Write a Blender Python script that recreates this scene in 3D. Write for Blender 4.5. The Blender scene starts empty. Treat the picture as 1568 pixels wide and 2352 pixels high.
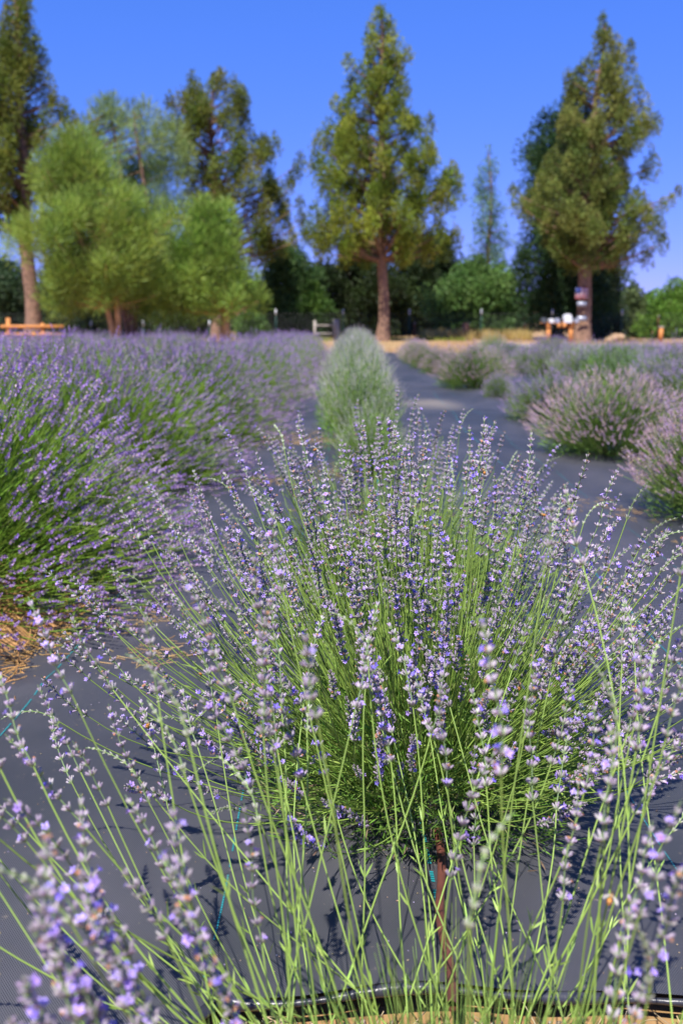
import bpy, math, random
import numpy as np
from mathutils import Vector, Matrix
R_ = math.radians
rng = np.random.default_rng(7)
random.seed(7)
sc = bpy.context.scene
COL = sc.collection

# ------------------------------------------------------------------ camera, sky, sun, exposure
CAM_H = 1.10
PITCH = R_(11.08)
YAW = R_(0.78)
FPX = 2287.0                      # focal length in units of a 1568 x 2352 picture
cam_data = bpy.data.cameras.new('camera')
cam = bpy.data.objects.new('camera', cam_data)
COL.objects.link(cam)
cam.location = (0, 0, CAM_H)
cam.rotation_euler = (R_(90) - PITCH, 0, YAW)
cam_data.sensor_fit = 'VERTICAL'
cam_data.sensor_height = 36
cam_data.lens = 35
cam_data.clip_start = 0.02
cam_data.clip_end = 9000
cam_data.dof.use_dof = True
cam_data.dof.focus_distance = 1.95
cam_data.dof.aperture_fstop = 4.2
sc.camera = cam

SUN_EL, SUN_AZ = R_(58), R_(200)       # azimuth clockwise from +Y: the sun stands behind the camera, to its left
world = bpy.data.worlds.new('World')
sc.world = world
world.use_nodes = True
wn = world.node_tree.nodes
sky = wn.new('ShaderNodeTexSky')
sky.sky_type = 'NISHITA'
sky.sun_disc = False
sky.sun_elevation = SUN_EL
sky.sun_rotation = SUN_AZ
sky.altitude = 2600
sky.air_density = 0.85
sky.dust_density = 0.0
sky.ozone_density = 5.0
hsv = wn.new('ShaderNodeHueSaturation')
hsv.inputs['Saturation'].default_value = 1.0
tint = wn.new('ShaderNodeVectorMath')
tint.operation = 'MULTIPLY'
tint.inputs[1].default_value = (0.52, 1.02, 2.75)
world.node_tree.links.new(sky.outputs[0], hsv.inputs['Color'])
sepc = wn.new('ShaderNodeSeparateColor')
comc = wn.new('ShaderNodeCombineColor')
world.node_tree.links.new(hsv.outputs[0], sepc.inputs[0])
for ch, ex_ in enumerate((0.93, 0.53, 0.50)):
    pw = wn.new('ShaderNodeMath')
    pw.operation = 'POWER'
    pw.inputs[1].default_value = ex_
    world.node_tree.links.new(sepc.outputs[ch], pw.inputs[0])
    world.node_tree.links.new(pw.outputs[0], comc.inputs[ch])
world.node_tree.links.new(comc.outputs[0], tint.inputs[0])
world.node_tree.links.new(tint.outputs[0], wn['Background'].inputs[0])
wn['Background'].inputs[1].default_value = 0.109

sd = bpy.data.lights.new('sun', 'SUN')
sd.energy = 5.0
sd.angle = R_(0.53)
sd.color = (1.0, 0.95, 0.87)
so = bpy.data.objects.new('sun', sd)
COL.objects.link(so)
sun_dir = Vector((math.sin(SUN_AZ) * math.cos(SUN_EL), math.cos(SUN_AZ) * math.cos(SUN_EL), math.sin(SUN_EL)))
so.rotation_euler = sun_dir.to_track_quat('Z', 'Y').to_euler()
so.location = (0, 0, 30)

sc.view_settings.view_transform = 'Standard'
sc.view_settings.look = 'None'
sc.view_settings.exposure = 0.72
sc.view_settings.gamma = 1.0
sc.view_settings.use_curve_mapping = False
try:
    sc.cycles.use_denoising = True
    sc.cycles.max_bounces = 5
    sc.cycles.transparent_max_bounces = 6
    sc.cycles.diffuse_bounces = 3
    sc.cycles.glossy_bounces = 2
    sc.cycles.transmission_bounces = 3
except Exception:
    pass

# ------------------------------------------------------------------ helpers
CAMROT = cam.rotation_euler.to_matrix()


def ray(px, py):
    return CAMROT @ Vector(((px - 784) / FPX, -(py - 1176) / FPX, -1.0))


def at(px, py, Y):
    """world point that lies at distance Y along the field, seen at px, py"""
    d = ray(px, py)
    return Vector((0, 0, CAM_H)) + d * (Y / d.y)


def ground(px, py):
    d = ray(px, py)
    return Vector((0, 0, CAM_H)) + d * (-CAM_H / d.z)


def project(p):
    v = CAMROT.transposed() @ (Vector(p) - Vector((0, 0, CAM_H)))
    return (784 + FPX * v.x / -v.z, 1176 - FPX * v.y / -v.z, -v.z)


ARR = {}


class Acc:
    """collects vertices, triangles and quads with vertex colours; build() makes ONE mesh"""

    def __init__(s):
        s.v, s.c, s.t, s.q, s.n = [], [], [], [], 0

    def add(s, v, f, c):
        v = np.asarray(v, float).reshape(-1, 3)
        f = np.asarray(f, int)
        c = np.asarray(c, float)
        if c.ndim == 1:
            c = np.tile(c[:3], (len(v), 1))
        s.v.append(v)
        s.c.append(c[:, :3])
        (s.t if f.shape[1] == 3 else s.q).append(f + s.n)
        s.n += len(v)
        return s.n - len(v)

    def mesh(s, name, mat, smooth=False):
        V = np.concatenate(s.v)
        Cc = np.concatenate(s.c)
        T = np.concatenate(s.t) if s.t else np.zeros((0, 3), int)
        Q = np.concatenate(s.q) if s.q else np.zeros((0, 4), int)
        me = bpy.data.meshes.new(name)
        me.vertices.add(len(V))
        me.vertices.foreach_set('co', V.astype(np.float32).ravel())
        me.loops.add(len(T) * 3 + len(Q) * 4)
        me.loops.foreach_set('vertex_index', np.concatenate([T.ravel(), Q.ravel()]).astype(np.int32))
        me.polygons.add(len(T) + len(Q))
        st = np.concatenate([np.arange(len(T)) * 3, len(T) * 3 + np.arange(len(Q)) * 4]).astype(np.int32)
        me.polygons.foreach_set('loop_start', st)
        if smooth:
            me.polygons.foreach_set('use_smooth', np.ones(len(st), bool))
        me.update(calc_edges=True)
        ca = me.color_attributes.new('Col', 'FLOAT_COLOR', 'POINT')
        ca.data.foreach_set('color', np.hstack([Cc, np.ones((len(Cc), 1))]).astype(np.float32).ravel())
        me.materials.append(mat)
        ARR[me.name] = (V, Cc, T, Q)
        return me


def ob(name, me, parent=None, loc=None):
    o = bpy.data.objects.new(name, me)
    COL.objects.link(o)
    if parent:
        o.parent = parent
    if loc is not None:
        o.location = loc
    return o


def tag(o, label=None, cat=None, group=None, kind=None):
    if label:
        o['label'] = label
    if cat:
        o['category'] = cat
    if group:
        o['group'] = group
    if kind:
        o['kind'] = kind
    return o


def frames(d, roll=None):
    """(N,3) directions -> (N,3,3) rotation matrices whose z axis is the direction"""
    d = d / np.linalg.norm(d, axis=1, keepdims=True)
    ref = np.where(np.abs(d[:, 2:3]) > 0.9, [[1.0, 0, 0]], [[0, 0, 1.0]])
    x = np.cross(ref, d)
    x /= np.linalg.norm(x, axis=1, keepdims=True)
    y = np.cross(d, x)
    if roll is None:
        roll = rng.uniform(0, 6.283, len(d))
    c, s = np.cos(roll)[:, None], np.sin(roll)[:, None]
    return np.stack([x * c + y * s, -x * s + y * c, d], axis=2)


def scatter(acc, T, F, pos, M, scale, cols):
    """place template T,F at pos with matrices M, per-instance scale (N,) or (N,3), colours (N,3) or (N,k,3)"""
    T = np.asarray(T, float)
    F = np.asarray(F, int)
    N, k = len(pos), len(T)
    scale = np.asarray(scale, float)
    if scale.ndim == 1:
        scale = np.repeat(scale[:, None], 3, 1)
    V = np.einsum('nij,nkj->nki', M, T[None] * scale[:, None, :]) + pos[:, None, :]
    FF = (F[None] + (np.arange(N) * k)[:, None, None]).reshape(-1, F.shape[1])
    cols = np.asarray(cols, float)
    if cols.ndim == 2:
        cols = np.repeat(cols[:, None, :], k, 1)
    acc.add(V.reshape(-1, 3), FF, cols.reshape(-1, 3))


def tubes(acc, P, r, sides, cols):
    """P (N,s,3) polylines, r (s,) or (N,s), cols (N,3)"""
    N, s, _ = P.shape
    r = np.broadcast_to(np.asarray(r, float), (N, s))
    t = np.gradient(P, axis=1)
    t /= np.linalg.norm(t, axis=2, keepdims=True) + 1e-12
    ref = np.array([0.37, 0.21, 0.05])
    u = np.cross(t, ref)
    bad = np.linalg.norm(u, axis=2) < 0.05
    u[bad] = [0, 0, 1.0]
    u /= np.linalg.norm(u, axis=2, keepdims=True) + 1e-12
    w = np.cross(t, u)
    a = np.arange(sides) / sides * 6.28318
    V = P[:, :, None, :] + r[:, :, None, None] * (u[:, :, None, :] * np.cos(a)[None, None, :, None] + w[:, :, None, :] * np.sin(a)[None, None, :, None])
    i = np.arange(s - 1)[:, None] * sides
    j = np.arange(sides)[None]
    j2 = (j + 1) % sides
    F = np.stack([i + j, i + j2, i + sides + j2, i + sides + j], 2).reshape(-1, 4)
    FF = (F[None] + (np.arange(N) * s * sides)[:, None, None]).reshape(-1, 4)
    cc = np.repeat(np.asarray(cols, float)[:, None, :], s * sides, 1).reshape(-1, 3)
    acc.add(V.reshape(-1, 3), FF, cc)


def tube1(acc, pts, r, sides, col):
    tubes(acc, np.asarray(pts, float)[None], np.asarray(r, float), sides, np.asarray([col], float))


def box(acc, c, s, col, rz=0.0):
    c, s = np.asarray(c, float), np.asarray(s, float) / 2
    V = np.array([[x, y, z] for x in (-1, 1) for y in (-1, 1) for z in (-1, 1)]) * s
    ca, sa = math.cos(rz), math.sin(rz)
    V = np.stack([V[:, 0] * ca - V[:, 1] * sa, V[:, 0] * sa + V[:, 1] * ca, V[:, 2]], 1) + c
    F = [[0, 1, 3, 2], [4, 6, 7, 5], [0, 4, 5, 1], [2, 3, 7, 6], [0, 2, 6, 4], [1, 5, 7, 3]]
    acc.add(V, F, col)


def bez(a, b, c, s):
    t = np.linspace(0, 1, s)[None, :, None]
    return (1 - t) ** 2 * a[:, None] + 2 * t * (1 - t) * b[:, None] + t * t * c[:, None]


def vary(base, n, amt=0.2):
    base = np.asarray(base, float)
    k = 1 + rng.uniform(-amt, amt, (n, 1))
    return np.clip(base[None] * k * (1 + rng.uniform(-0.08, 0.08, (n, 3))), 0, 0.95)


# ------------------------------------------------------------------ materials
def new_mat(name):
    m = bpy.data.materials.new(name)
    m.use_nodes = True
    nt = m.node_tree
    return m, nt, nt.nodes['Principled BSDF'], nt.nodes['Material Output']


def plant_mat(name, rough=0.55, trans=0.25, spec=0.35, rand=0.2, noise=None):
    m, nt, b, out = new_mat(name)
    N, L = nt.nodes, nt.links
    a = N.new('ShaderNodeAttribute')
    a.attribute_name = 'Col'
    oi = N.new('ShaderNodeObjectInfo')
    mr = N.new('ShaderNodeMapRange')
    mr.inputs['To Min'].default_value = 1 - rand
    mr.inputs['To Max'].default_value = 1 + rand
    L.new(oi.outputs['Random'], mr.inputs['Value'])
    mul = N.new('ShaderNodeVectorMath')
    mul.operation = 'SCALE'
    L.new(a.outputs['Color'], mul.inputs[0])
    L.new(mr.outputs[0], mul.inputs['Scale'])
    src = mul.outputs[0]
    if noise:
        tc = N.new('ShaderNodeTexCoord')
        nz = N.new('ShaderNodeTexNoise')
        nz.inputs['Scale'].default_value = noise[0]
        L.new(tc.outputs['Object'], nz.inputs['Vector'])
        rmp = N.new('ShaderNodeMapRange')
        rmp.inputs['From Min'].default_value = 0.38
        rmp.inputs['From Max'].default_value = 0.62
        L.new(nz.outputs['Fac'], rmp.inputs['Value'])
        mx = N.new('ShaderNodeMix')
        mx.data_type = 'RGBA'
        mx.blend_type = 'MULTIPLY'
        L.new(rmp.outputs[0], mx.inputs['Factor'])
        L.new(src, mx.inputs['A'])
        mx.inputs['B'].default_value = (*noise[1], 1)
        src = mx.outputs['Result']
    L.new(src, b.inputs['Base Color'])
    b.inputs['Roughness'].default_value = rough
    b.inputs['Specular IOR Level'].default_value = spec
    tr = N.new('ShaderNodeBsdfTranslucent')
    L.new(src, tr.inputs['Color'])
    ms = N.new('ShaderNodeMixShader')
    ms.inputs[0].default_value = trans
    L.new(b.outputs[0], ms.inputs[1])
    L.new(tr.outputs[0], ms.inputs[2])
    L.new(ms.outputs[0], out.inputs[0])
    return m


def solid_mat(name, col, rough=0.6, metal=0.0, nscale=None, namt=0.25, bump=0.0):
    m, nt, b, out = new_mat(name)
    N, L = nt.nodes, nt.links
    b.inputs['Roughness'].default_value = rough
    b.inputs['Metallic'].default_value = metal
    b.inputs['Base Color'].default_value = (*col, 1)
    if nscale:
        tc = N.new('ShaderNodeTexCoord')
        nz = N.new('ShaderNodeTexNoise')
        nz.inputs['Scale'].default_value = nscale
        nz.inputs['Detail'].default_value = 5
        L.new(tc.outputs['Object'], nz.inputs['Vector'])
        r = N.new('ShaderNodeValToRGB')
        r.color_ramp.elements[0].position = 0.3
        r.color_ramp.elements[1].position = 0.7
        r.color_ramp.elements[0].color = (*[c * (1 - namt) for c in col], 1)
        r.color_ramp.elements[1].color = (*[min(1, c * (1 + namt)) for c in col], 1)
        L.new(nz.outputs['Fac'], r.inputs[0])
        L.new(r.outputs[0], b.inputs['Base Color'])
        if bump:
            bp = N.new('ShaderNodeBump')
            bp.inputs['Distance'].default_value = bump
            L.new(nz.outputs['Fac'], bp.inputs['Height'])
            L.new(bp.outputs[0], b.inputs['Normal'])
    return m


M_LAV = plant_mat('lavender_tissue', 0.5, 0.22, 0.4, 0.26)
M_LEAF = plant_mat('lavender_leaf', 0.55, 0.3, 0.3, 0.1)
M_MASS = plant_mat('lavender_mass', 0.6, 0.25, 0.25, 0.12)
M_JUN = plant_mat('juniper_foliage', 0.6, 0.32, 0.25, 0.0, (0.9, (0.62, 0.78, 0.62)))
M_WIL = plant_mat('willow_foliage', 0.5, 0.4, 0.35, 0.0, (0.5, (0.75, 0.85, 0.75)))
M_BROAD = plant_mat('broadleaf_foliage', 0.55, 0.3, 0.3, 0.1, (0.6, (0.7, 0.8, 0.75)))
M_GRASS = plant_mat('dry_grass', 0.7, 0.3, 0.2, 0.05)
M_VC = plant_mat('painted_detail', 0.5, 0.0, 0.4, 0.05)
M_BARK = solid_mat('bark', (0.20, 0.115, 0.075), 0.9, 0, 6.0, 0.45, 0.05)
M_BARKW = solid_mat('willow_bark', (0.42, 0.25, 0.12), 0.9, 0, 5.0, 0.35, 0.04)
M_STRAW = plant_mat('straw', 0.6, 0.15, 0.3, 0.0)


def soil_mat():
    m, nt, b, out = new_mat('dry_soil')
    N, L = nt.nodes, nt.links
    tc = N.new('ShaderNodeTexCoord')
    n1 = N.new('ShaderNodeTexNoise')
    n1.inputs['Scale'].default_value = 0.35
    n1.inputs['Detail'].default_value = 8
    n2 = N.new('ShaderNodeTexNoise')
    n2.inputs['Scale'].default_value = 9
    n2.inputs['Detail'].default_value = 6
    L.new(tc.outputs['Object'], n1.inputs['Vector'])
    L.new(tc.outputs['Object'], n2.inputs['Vector'])
    r = N.new('ShaderNodeValToRGB')
    e = r.color_ramp.elements
    e[0].position, e[0].color = 0.35, (0.34, 0.19, 0.08, 1)
    e[1].position, e[1].color = 0.62, (0.44, 0.29, 0.13, 1)
    L.new(n1.outputs['Fac'], r.inputs[0])
    mx = N.new('ShaderNodeMix')
    mx.data_type = 'RGBA'
    mx.blend_type = 'MULTIPLY'
    mx.inputs['Factor'].default_value = 0.7
    L.new(r.outputs[0], mx.inputs['A'])
    r2 = N.new('ShaderNodeValToRGB')
    r2.color_ramp.elements[0].position, r2.color_ramp.elements[0].color = 0.35, (0.6, 0.55, 0.5, 1)
    r2.color_ramp.elements[1].position, r2.color_ramp.elements[1].color = 0.6, (1, 1, 1, 1)
    L.new(n2.outputs['Fac'], r2.inputs[0])
    L.new(r2.outputs[0], mx.inputs['B'])
    L.new(mx.outputs['Result'], b.inputs['Base Color'])
    b.inputs['Roughness'].default_value = 0.95
    bp = N.new('ShaderNodeBump')
    bp.inputs['Distance'].default_value = 0.02
    L.new(n2.outputs['Fac'], bp.inputs['Height'])
    L.new(bp.outputs[0], b.inputs['Normal'])
    return m


def fabric_mat():
    m, nt, b, out = new_mat('woven_weed_fabric')
    N, L = nt.nodes, nt.links
    tc = N.new('ShaderNodeTexCoord')
    sep = N.new('ShaderNodeSeparateXYZ')
    L.new(tc.outputs['Object'], sep.inputs[0])

    def sinw(axis, per):
        mu = N.new('ShaderNodeMath')
        mu.operation = 'MULTIPLY'
        mu.inputs[1].default_value = 6.28318 / per
        L.new(sep.outputs[axis], mu.inputs[0])
        si = N.new('ShaderNodeMath')
        si.operation = 'SINE'
        L.new(mu.outputs[0], si.inputs[0])
        return si
    sx, sy = sinw(0, 0.0042), sinw(1, 0.0056)
    wv = N.new('ShaderNodeMath')
    wv.operation = 'MULTIPLY'
    L.new(sx.outputs[0], wv.inputs[0])
    L.new(sy.outputs[0], wv.inputs[1])
    n1 = N.new('ShaderNodeTexNoise')
    n1.inputs['Scale'].default_value = 1.3
    n1.inputs['Detail'].default_value = 7
    n1.inputs['Roughness'].default_value = 0.62
    mp = N.new('ShaderNodeMapping')
    mp.inputs['Scale'].default_value = (1.0, 0.55, 1)
    L.new(tc.outputs['Object'], mp.inputs[0])
    L.new(mp.outputs[0], n1.inputs['Vector'])
    r = N.new('ShaderNodeValToRGB')
    e = r.color_ramp.elements
    e[0].position, e[0].color = 0.40, (0.028, 0.031, 0.037, 1)
    e[1].position, e[1].color = 0.70, (0.074, 0.070, 0.083, 1)
    L.new(n1.outputs['Fac'], r.inputs[0])
    # faint line of lint and dust along the weave
    n3 = N.new('ShaderNodeTexNoise')
    n3.inputs['Scale'].default_value = 60
    n3.inputs['Detail'].default_value = 2
    L.new(tc.outputs['Object'], n3.inputs['Vector'])
    r3 = N.new('ShaderNodeValToRGB')
    r3.color_ramp.elements[0].position, r3.color_ramp.elements[0].color = 0.68, (0, 0, 0, 1)
    r3.color_ramp.elements[1].position, r3.color_ramp.elements[1].color = 0.78, (1, 1, 1, 1)
    L.new(n3.outputs['Fac'], r3.inputs[0])
    mx = N.new('ShaderNodeMix')
    mx.data_type = 'RGBA'
    L.new(r3.outputs[0], mx.inputs['Factor'])
    L.new(r.outputs[0], mx.inputs['A'])
    mx.inputs['B'].default_value = (0.17, 0.14, 0.11, 1)
    # a patch where dust has blown over the cloth
    vd = N.new('ShaderNodeVectorMath')
    vd.operation = 'DISTANCE'
    mp2 = N.new('ShaderNodeMapping')
    mp2.inputs['Scale'].default_value = (1.0, 0.45, 0)
    L.new(tc.outputs['Object'], mp2.inputs[0])
    L.new(mp2.outputs[0], vd.inputs[0])
    vd.inputs[1].default_value = (0.98, 12.3 * 0.45, 0)
    ad = N.new('ShaderNodeMath')
    ad.operation = 'MULTIPLY_ADD'
    ad.inputs[1].default_value = 0.7
    L.new(n1.outputs['Fac'], ad.inputs[0])
    L.new(vd.outputs['Value'], ad.inputs[2])
    r4 = N.new('ShaderNodeValToRGB')
    r4.color_ramp.elements[0].position, r4.color_ramp.elements[0].color = 0.5, (0.75, 0.75, 0.75, 1)
    r4.color_ramp.elements[1].position, r4.color_ramp.elements[1].color = 0.82, (0, 0, 0, 1)
    L.new(ad.outputs[0], r4.inputs[0])
    mx2 = N.new('ShaderNodeMix')
    mx2.data_type = 'RGBA'
    L.new(r4.outputs[0], mx2.inputs['Factor'])
    L.new(mx.outputs['Result'], mx2.inputs['A'])
    mx2.inputs['B'].default_value = (0.24, 0.20, 0.15, 1)
    L.new(mx2.outputs['Result'], b.inputs['Base Color'])
    b.inputs['Roughness'].default_value = 0.5
    b.inputs['Specular IOR Level'].default_value = 0.75
    bp = N.new('ShaderNodeBump')
    bp.inputs['Distance'].default_value = 0.0009
    bp.inputs['Strength'].default_value = 0.8
    L.new(wv.outputs[0], bp.inputs['Height'])
    L.new(bp.outputs[0], b.inputs['Normal'])
    return m


M_SOIL = soil_mat()
M_FAB = fabric_mat()
M_TEAL = solid_mat('teal_thread', (0.018, 0.24, 0.26), 0.5)
M_FOLD = solid_mat('fabric_fold', (0.035, 0.036, 0.046), 0.32, 0, 30, 0.5, 0.004)
M_WHITE = solid_mat('white_paint', (0.62, 0.64, 0.66), 0.5)
M_GREENP = solid_mat('green_paint', (0.02, 0.09, 0.07), 0.5)
M_RUST = solid_mat('rusty_steel', (0.22, 0.075, 0.04), 0.85, 0, 20, 0.4)
M_WIRE = solid_mat('galvanised_wire', (0.20, 0.21, 0.22), 0.5, 0.6)
M_WOOD = solid_mat('orange_timber', (0.55, 0.22, 0.06), 0.75, 0, 8, 0.3)
M_GREYWOOD = solid_mat('weathered_timber', (0.33, 0.30, 0.26), 0.85, 0, 8, 0.3)
M_HOSE = solid_mat('brown_tubing', (0.11, 0.038, 0.027), 0.5, 0, 25, 0.25)
M_STONE = solid_mat('tan_stone', (0.34, 0.22, 0.13), 0.9, 0, 4, 0.3, 0.03)
M_GREY = solid_mat('grey_plate', (0.33, 0.35, 0.42), 0.4, 0.3)
M_DARKP = solid_mat('dark_box', (0.06, 0.07, 0.08), 0.5)
M_ROOF = solid_mat('red_roof', (0.35, 0.12, 0.07), 0.85, 0, 3, 0.2)
M_WALLS = solid_mat('tan_stucco', (0.42, 0.27, 0.17), 0.9, 0, 3, 0.1)
M_GLASS = solid_mat('dark_glass', (0.03, 0.04, 0.05), 0.1)
M_YEL = solid_mat('yellow_paint', (0.75, 0.42, 0.03), 0.5)

# ------------------------------------------------------------------ ground
def grid_sheet(xs, ys, zf, col=(1, 1, 1)):
    X, Y = np.meshgrid(xs, ys)
    Z = zf(X, Y)
    V = np.stack([X, Y, Z], 2).reshape(-1, 3)
    nx, ny = len(xs), len(ys)
    i = (np.arange(ny - 1)[:, None] * nx + np.arange(nx - 1)[None]).ravel()
    F = np.stack([i, i + 1, i + nx + 1, i + nx], 1)
    return V, F


def fz(x, y):
    """gently rumpled surface of the laid fabric"""
    z = 0.006 * np.sin(x * 2.1 + 0.7 * np.sin(y * 0.9)) + 0.006 * np.sin(y * 1.7 + x * 1.3)
    z = z + 0.0045 * np.sin(x * 7.3 + 1.4 * np.sin(y * 1.1)) + 0.004 * np.sin(y * 6.1 - x * 2.2 + 1.0) + 0.0025 * np.sin(x * 13 + y * 4.5)
    w = np.exp(-((x - 0.55 - 0.14 * (y - 4)) ** 2) / 0.02) * 0.02 * np.clip((y - 2.5) / 3, 0, 1)
    w2 = np.exp(-((x - 1.25 - 0.05 * (y - 4)) ** 2) / 0.012) * 0.015
    w3 = np.exp(-((y - 3.1 - 0.35 * x) ** 2) / 0.006) * 0.010 + np.exp(-((x - 0.95 + 0.22 * (y - 3)) ** 2) / 0.004) * 0.009
    return z * 1.5 + w + w2 + w3 + 0.042


a = Acc()
xs = np.concatenate([[-4000, -1500, -600, -200, -90], np.linspace(-50, 50, 101), [90, 200, 600, 1500, 4000]])
ys = np.concatenate([[-200, -50, -20], np.linspace(-8, 72, 81), [110, 250, 700, 2000, 5000]])
V, F = grid_sheet(xs, ys, lambda X, Y: 0.012 * np.sin(X * 1.3) * np.sin(Y * 0.9) - 0.012 + 0.05 * np.sin(X * .21 + 1) * np.clip((Y - 31) / 10, 0, 1) * (Y < 90))
a.add(V, F, (1, 1, 1))
g = ob('ground', a.mesh('ground', M_SOIL, True))
g['kind'] = 'structure'

a = Acc()
xs = np.concatenate([np.arange(-3.2, -1.1, .1), np.arange(-1.08, 2.6, 0.035), np.arange(2.6, 15, 0.2)])
ys = np.concatenate([np.arange(1.44, 6, 0.035), np.arange(6, 12, 0.08), np.arange(12, 31, 0.25)])
X, Y = np.meshgrid(xs, ys)
V, F = grid_sheet(xs, ys, lambda X, Y: fz(X, Y))
V[:, 1] += np.where(V[:, 1] < 1.45, -0.038 + 0.012 * np.sin(V[:, 0] * 6) + 0.006 * np.sin(V[:, 0] * 19) - np.clip((-.22 - V[:, 0]) * 1.5, 0, .5), 0)
a.add(V, F, (1, 1, 1))
fab = ob('weed_fabric', a.mesh('weed_fabric', M_FAB, True))
fab['kind'] = 'structure'
# rolled edge towards the camera
a = Acc()
ex = np.linspace(-.8, 3.2, 160)
ey = 1.399 - np.clip((-.22 - ex) * 1.5, 0, .5) + 0.012 * np.sin(ex * 6) + 0.006 * np.sin(ex * 19)
tube1(a, np.stack([ex, ey, fz(ex, ey) - 0.012], 1), 0.008 + 0.003 * np.sin(ex * 23), 8, (1, 1, 1))
ob('folded_edge', a.mesh('folded_edge', M_FOLD, True), fab)


def stitched(name, x0, y0, y1, w, slant=0.0, dash=0.0055):
    a = Acc()
    y = y0
    P = []
    step = dash
    while y < y1:
        P.append(y)
        step = dash * (1 if y < 3 else 1 + (y - 3) * 1.5)
        y += step * (1.45 if rng.random() < .93 else 6)
    P = np.array(P)
    L = dash * np.where(P < 3, 1, 1 + (P - 3) * 1.5)
    x = x0 + slant * (P - y0) + 0.006 * np.sin(P * 5) + 0.012 * np.sin(P * 1.1 + x0)
    yy = np.stack([P, P, P + L, P + L], 1)
    xx = np.stack([x - w, x + w, x + w, x - w], 1)
    zz = fz(xx, yy) + 0.0022
    V = np.stack([xx, yy, zz], 2).reshape(-1, 3)
    F = np.arange(len(V)).reshape(-1, 4)
    a.add(V, F, (1, 1, 1))
    return ob(name, a.mesh(name, M_TEAL), fab)


for x0, w, sl in ((-0.93, .0024, 0), (-0.26, .0017, 0.005), (0.135, .0036, 0.0), (0.62, .0012, 0.01), (0.98, .0022, 0.01), (1.36, .0013, 0)):
    stitched('teal_thread', x0, 1.44, 14, w, sl)

# ------------------------------------------------------------------ lavender: detailed parts
LEAF_T = np.array([[0, 0, 0], [.5, 0.06, .35], [-.5, 0.06, .35], [.38, 0.16, .7], [-.38, .16, .7], [0, .3, 1.0]])
LEAF_F3 = [[0, 1, 2], [3, 5, 4]]
LEAF_F4 = [[1, 3, 4, 2]]
STEM_G = (0.27, 0.40, 0.08)
LEAF_G = (0.13, 0.25, 0.04)


def add_leaves(acc, pos, d, length, width, cols):
    n = len(pos)
    M = frames(d)
    base = acc.n
    sc3 = np.stack([width, length, length], 1)
    scatter(acc, LEAF_T, LEAF_F3, pos, M, sc3, cols)
    # quads share the same vertices
    k = 6
    FF = (np.array(LEAF_F4)[None] + (np.arange(n) * k)[:, None, None]).reshape(-1, 4) + base
    acc.q.append(FF)


# calyx template: six-sided ribbed tube
def calyx_template():
    rings = [(0, .45), (.22, .85), (.6, 1.0), (.92, .82), (1.0, .6), (.9, .3)]
    V, Cw = [], []
    for z, r in rings:
        for k in range(6):
            rr = r * (1.0 if k % 2 == 0 else .86)
            V.append([rr * math.cos(k * 1.0472), rr * math.sin(k * 1.0472), z])
            Cw.append(z)
    F = []
    for i in range(len(rings) - 1):
        for k in range(6):
            F.append([i * 6 + k, i * 6 + (k + 1) % 6, i * 6 + 6 + (k + 1) % 6, i * 6 + 6 + k])
    return np.array(V), F, np.array(Cw)


CAL_V, CAL_F, CAL_W = calyx_template()


def corolla_template():
    V, F = [], []
    # tube
    for z, r in ((0, .5), (.45, .62)):
        for k in range(5):
            V.append([r * .5 * math.cos(k * 1.2566), r * .5 * math.sin(k * 1.2566), z])
    for k in range(5):
        F.append([k, (k + 1) % 5, 5 + (k + 1) % 5, 5 + k])
    for k, L in enumerate((1.25, 1.25, .85, .8, .85)):
        a = k * 1.2566
        c, s = math.cos(a), math.sin(a)
        b = len(V)
        for (rr, tt, zz) in ((.28, .22, .42), (.28, -.22, .42), (.28 + .5 * L, -.34, .75), (.28 + .5 * L, .34, .75), (.28 + .85 * L, -.12, .72), (.28 + .85 * L, .12, .72)):
            V.append([rr * c - tt * s, rr * s + tt * c, zz])
        F.append([b, b + 1, b + 2, b + 3])
        F.append([b + 3, b + 2, b + 4, b + 5])
    return np.array(V), F


COR_V, COR_F = corolla_template()


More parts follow.
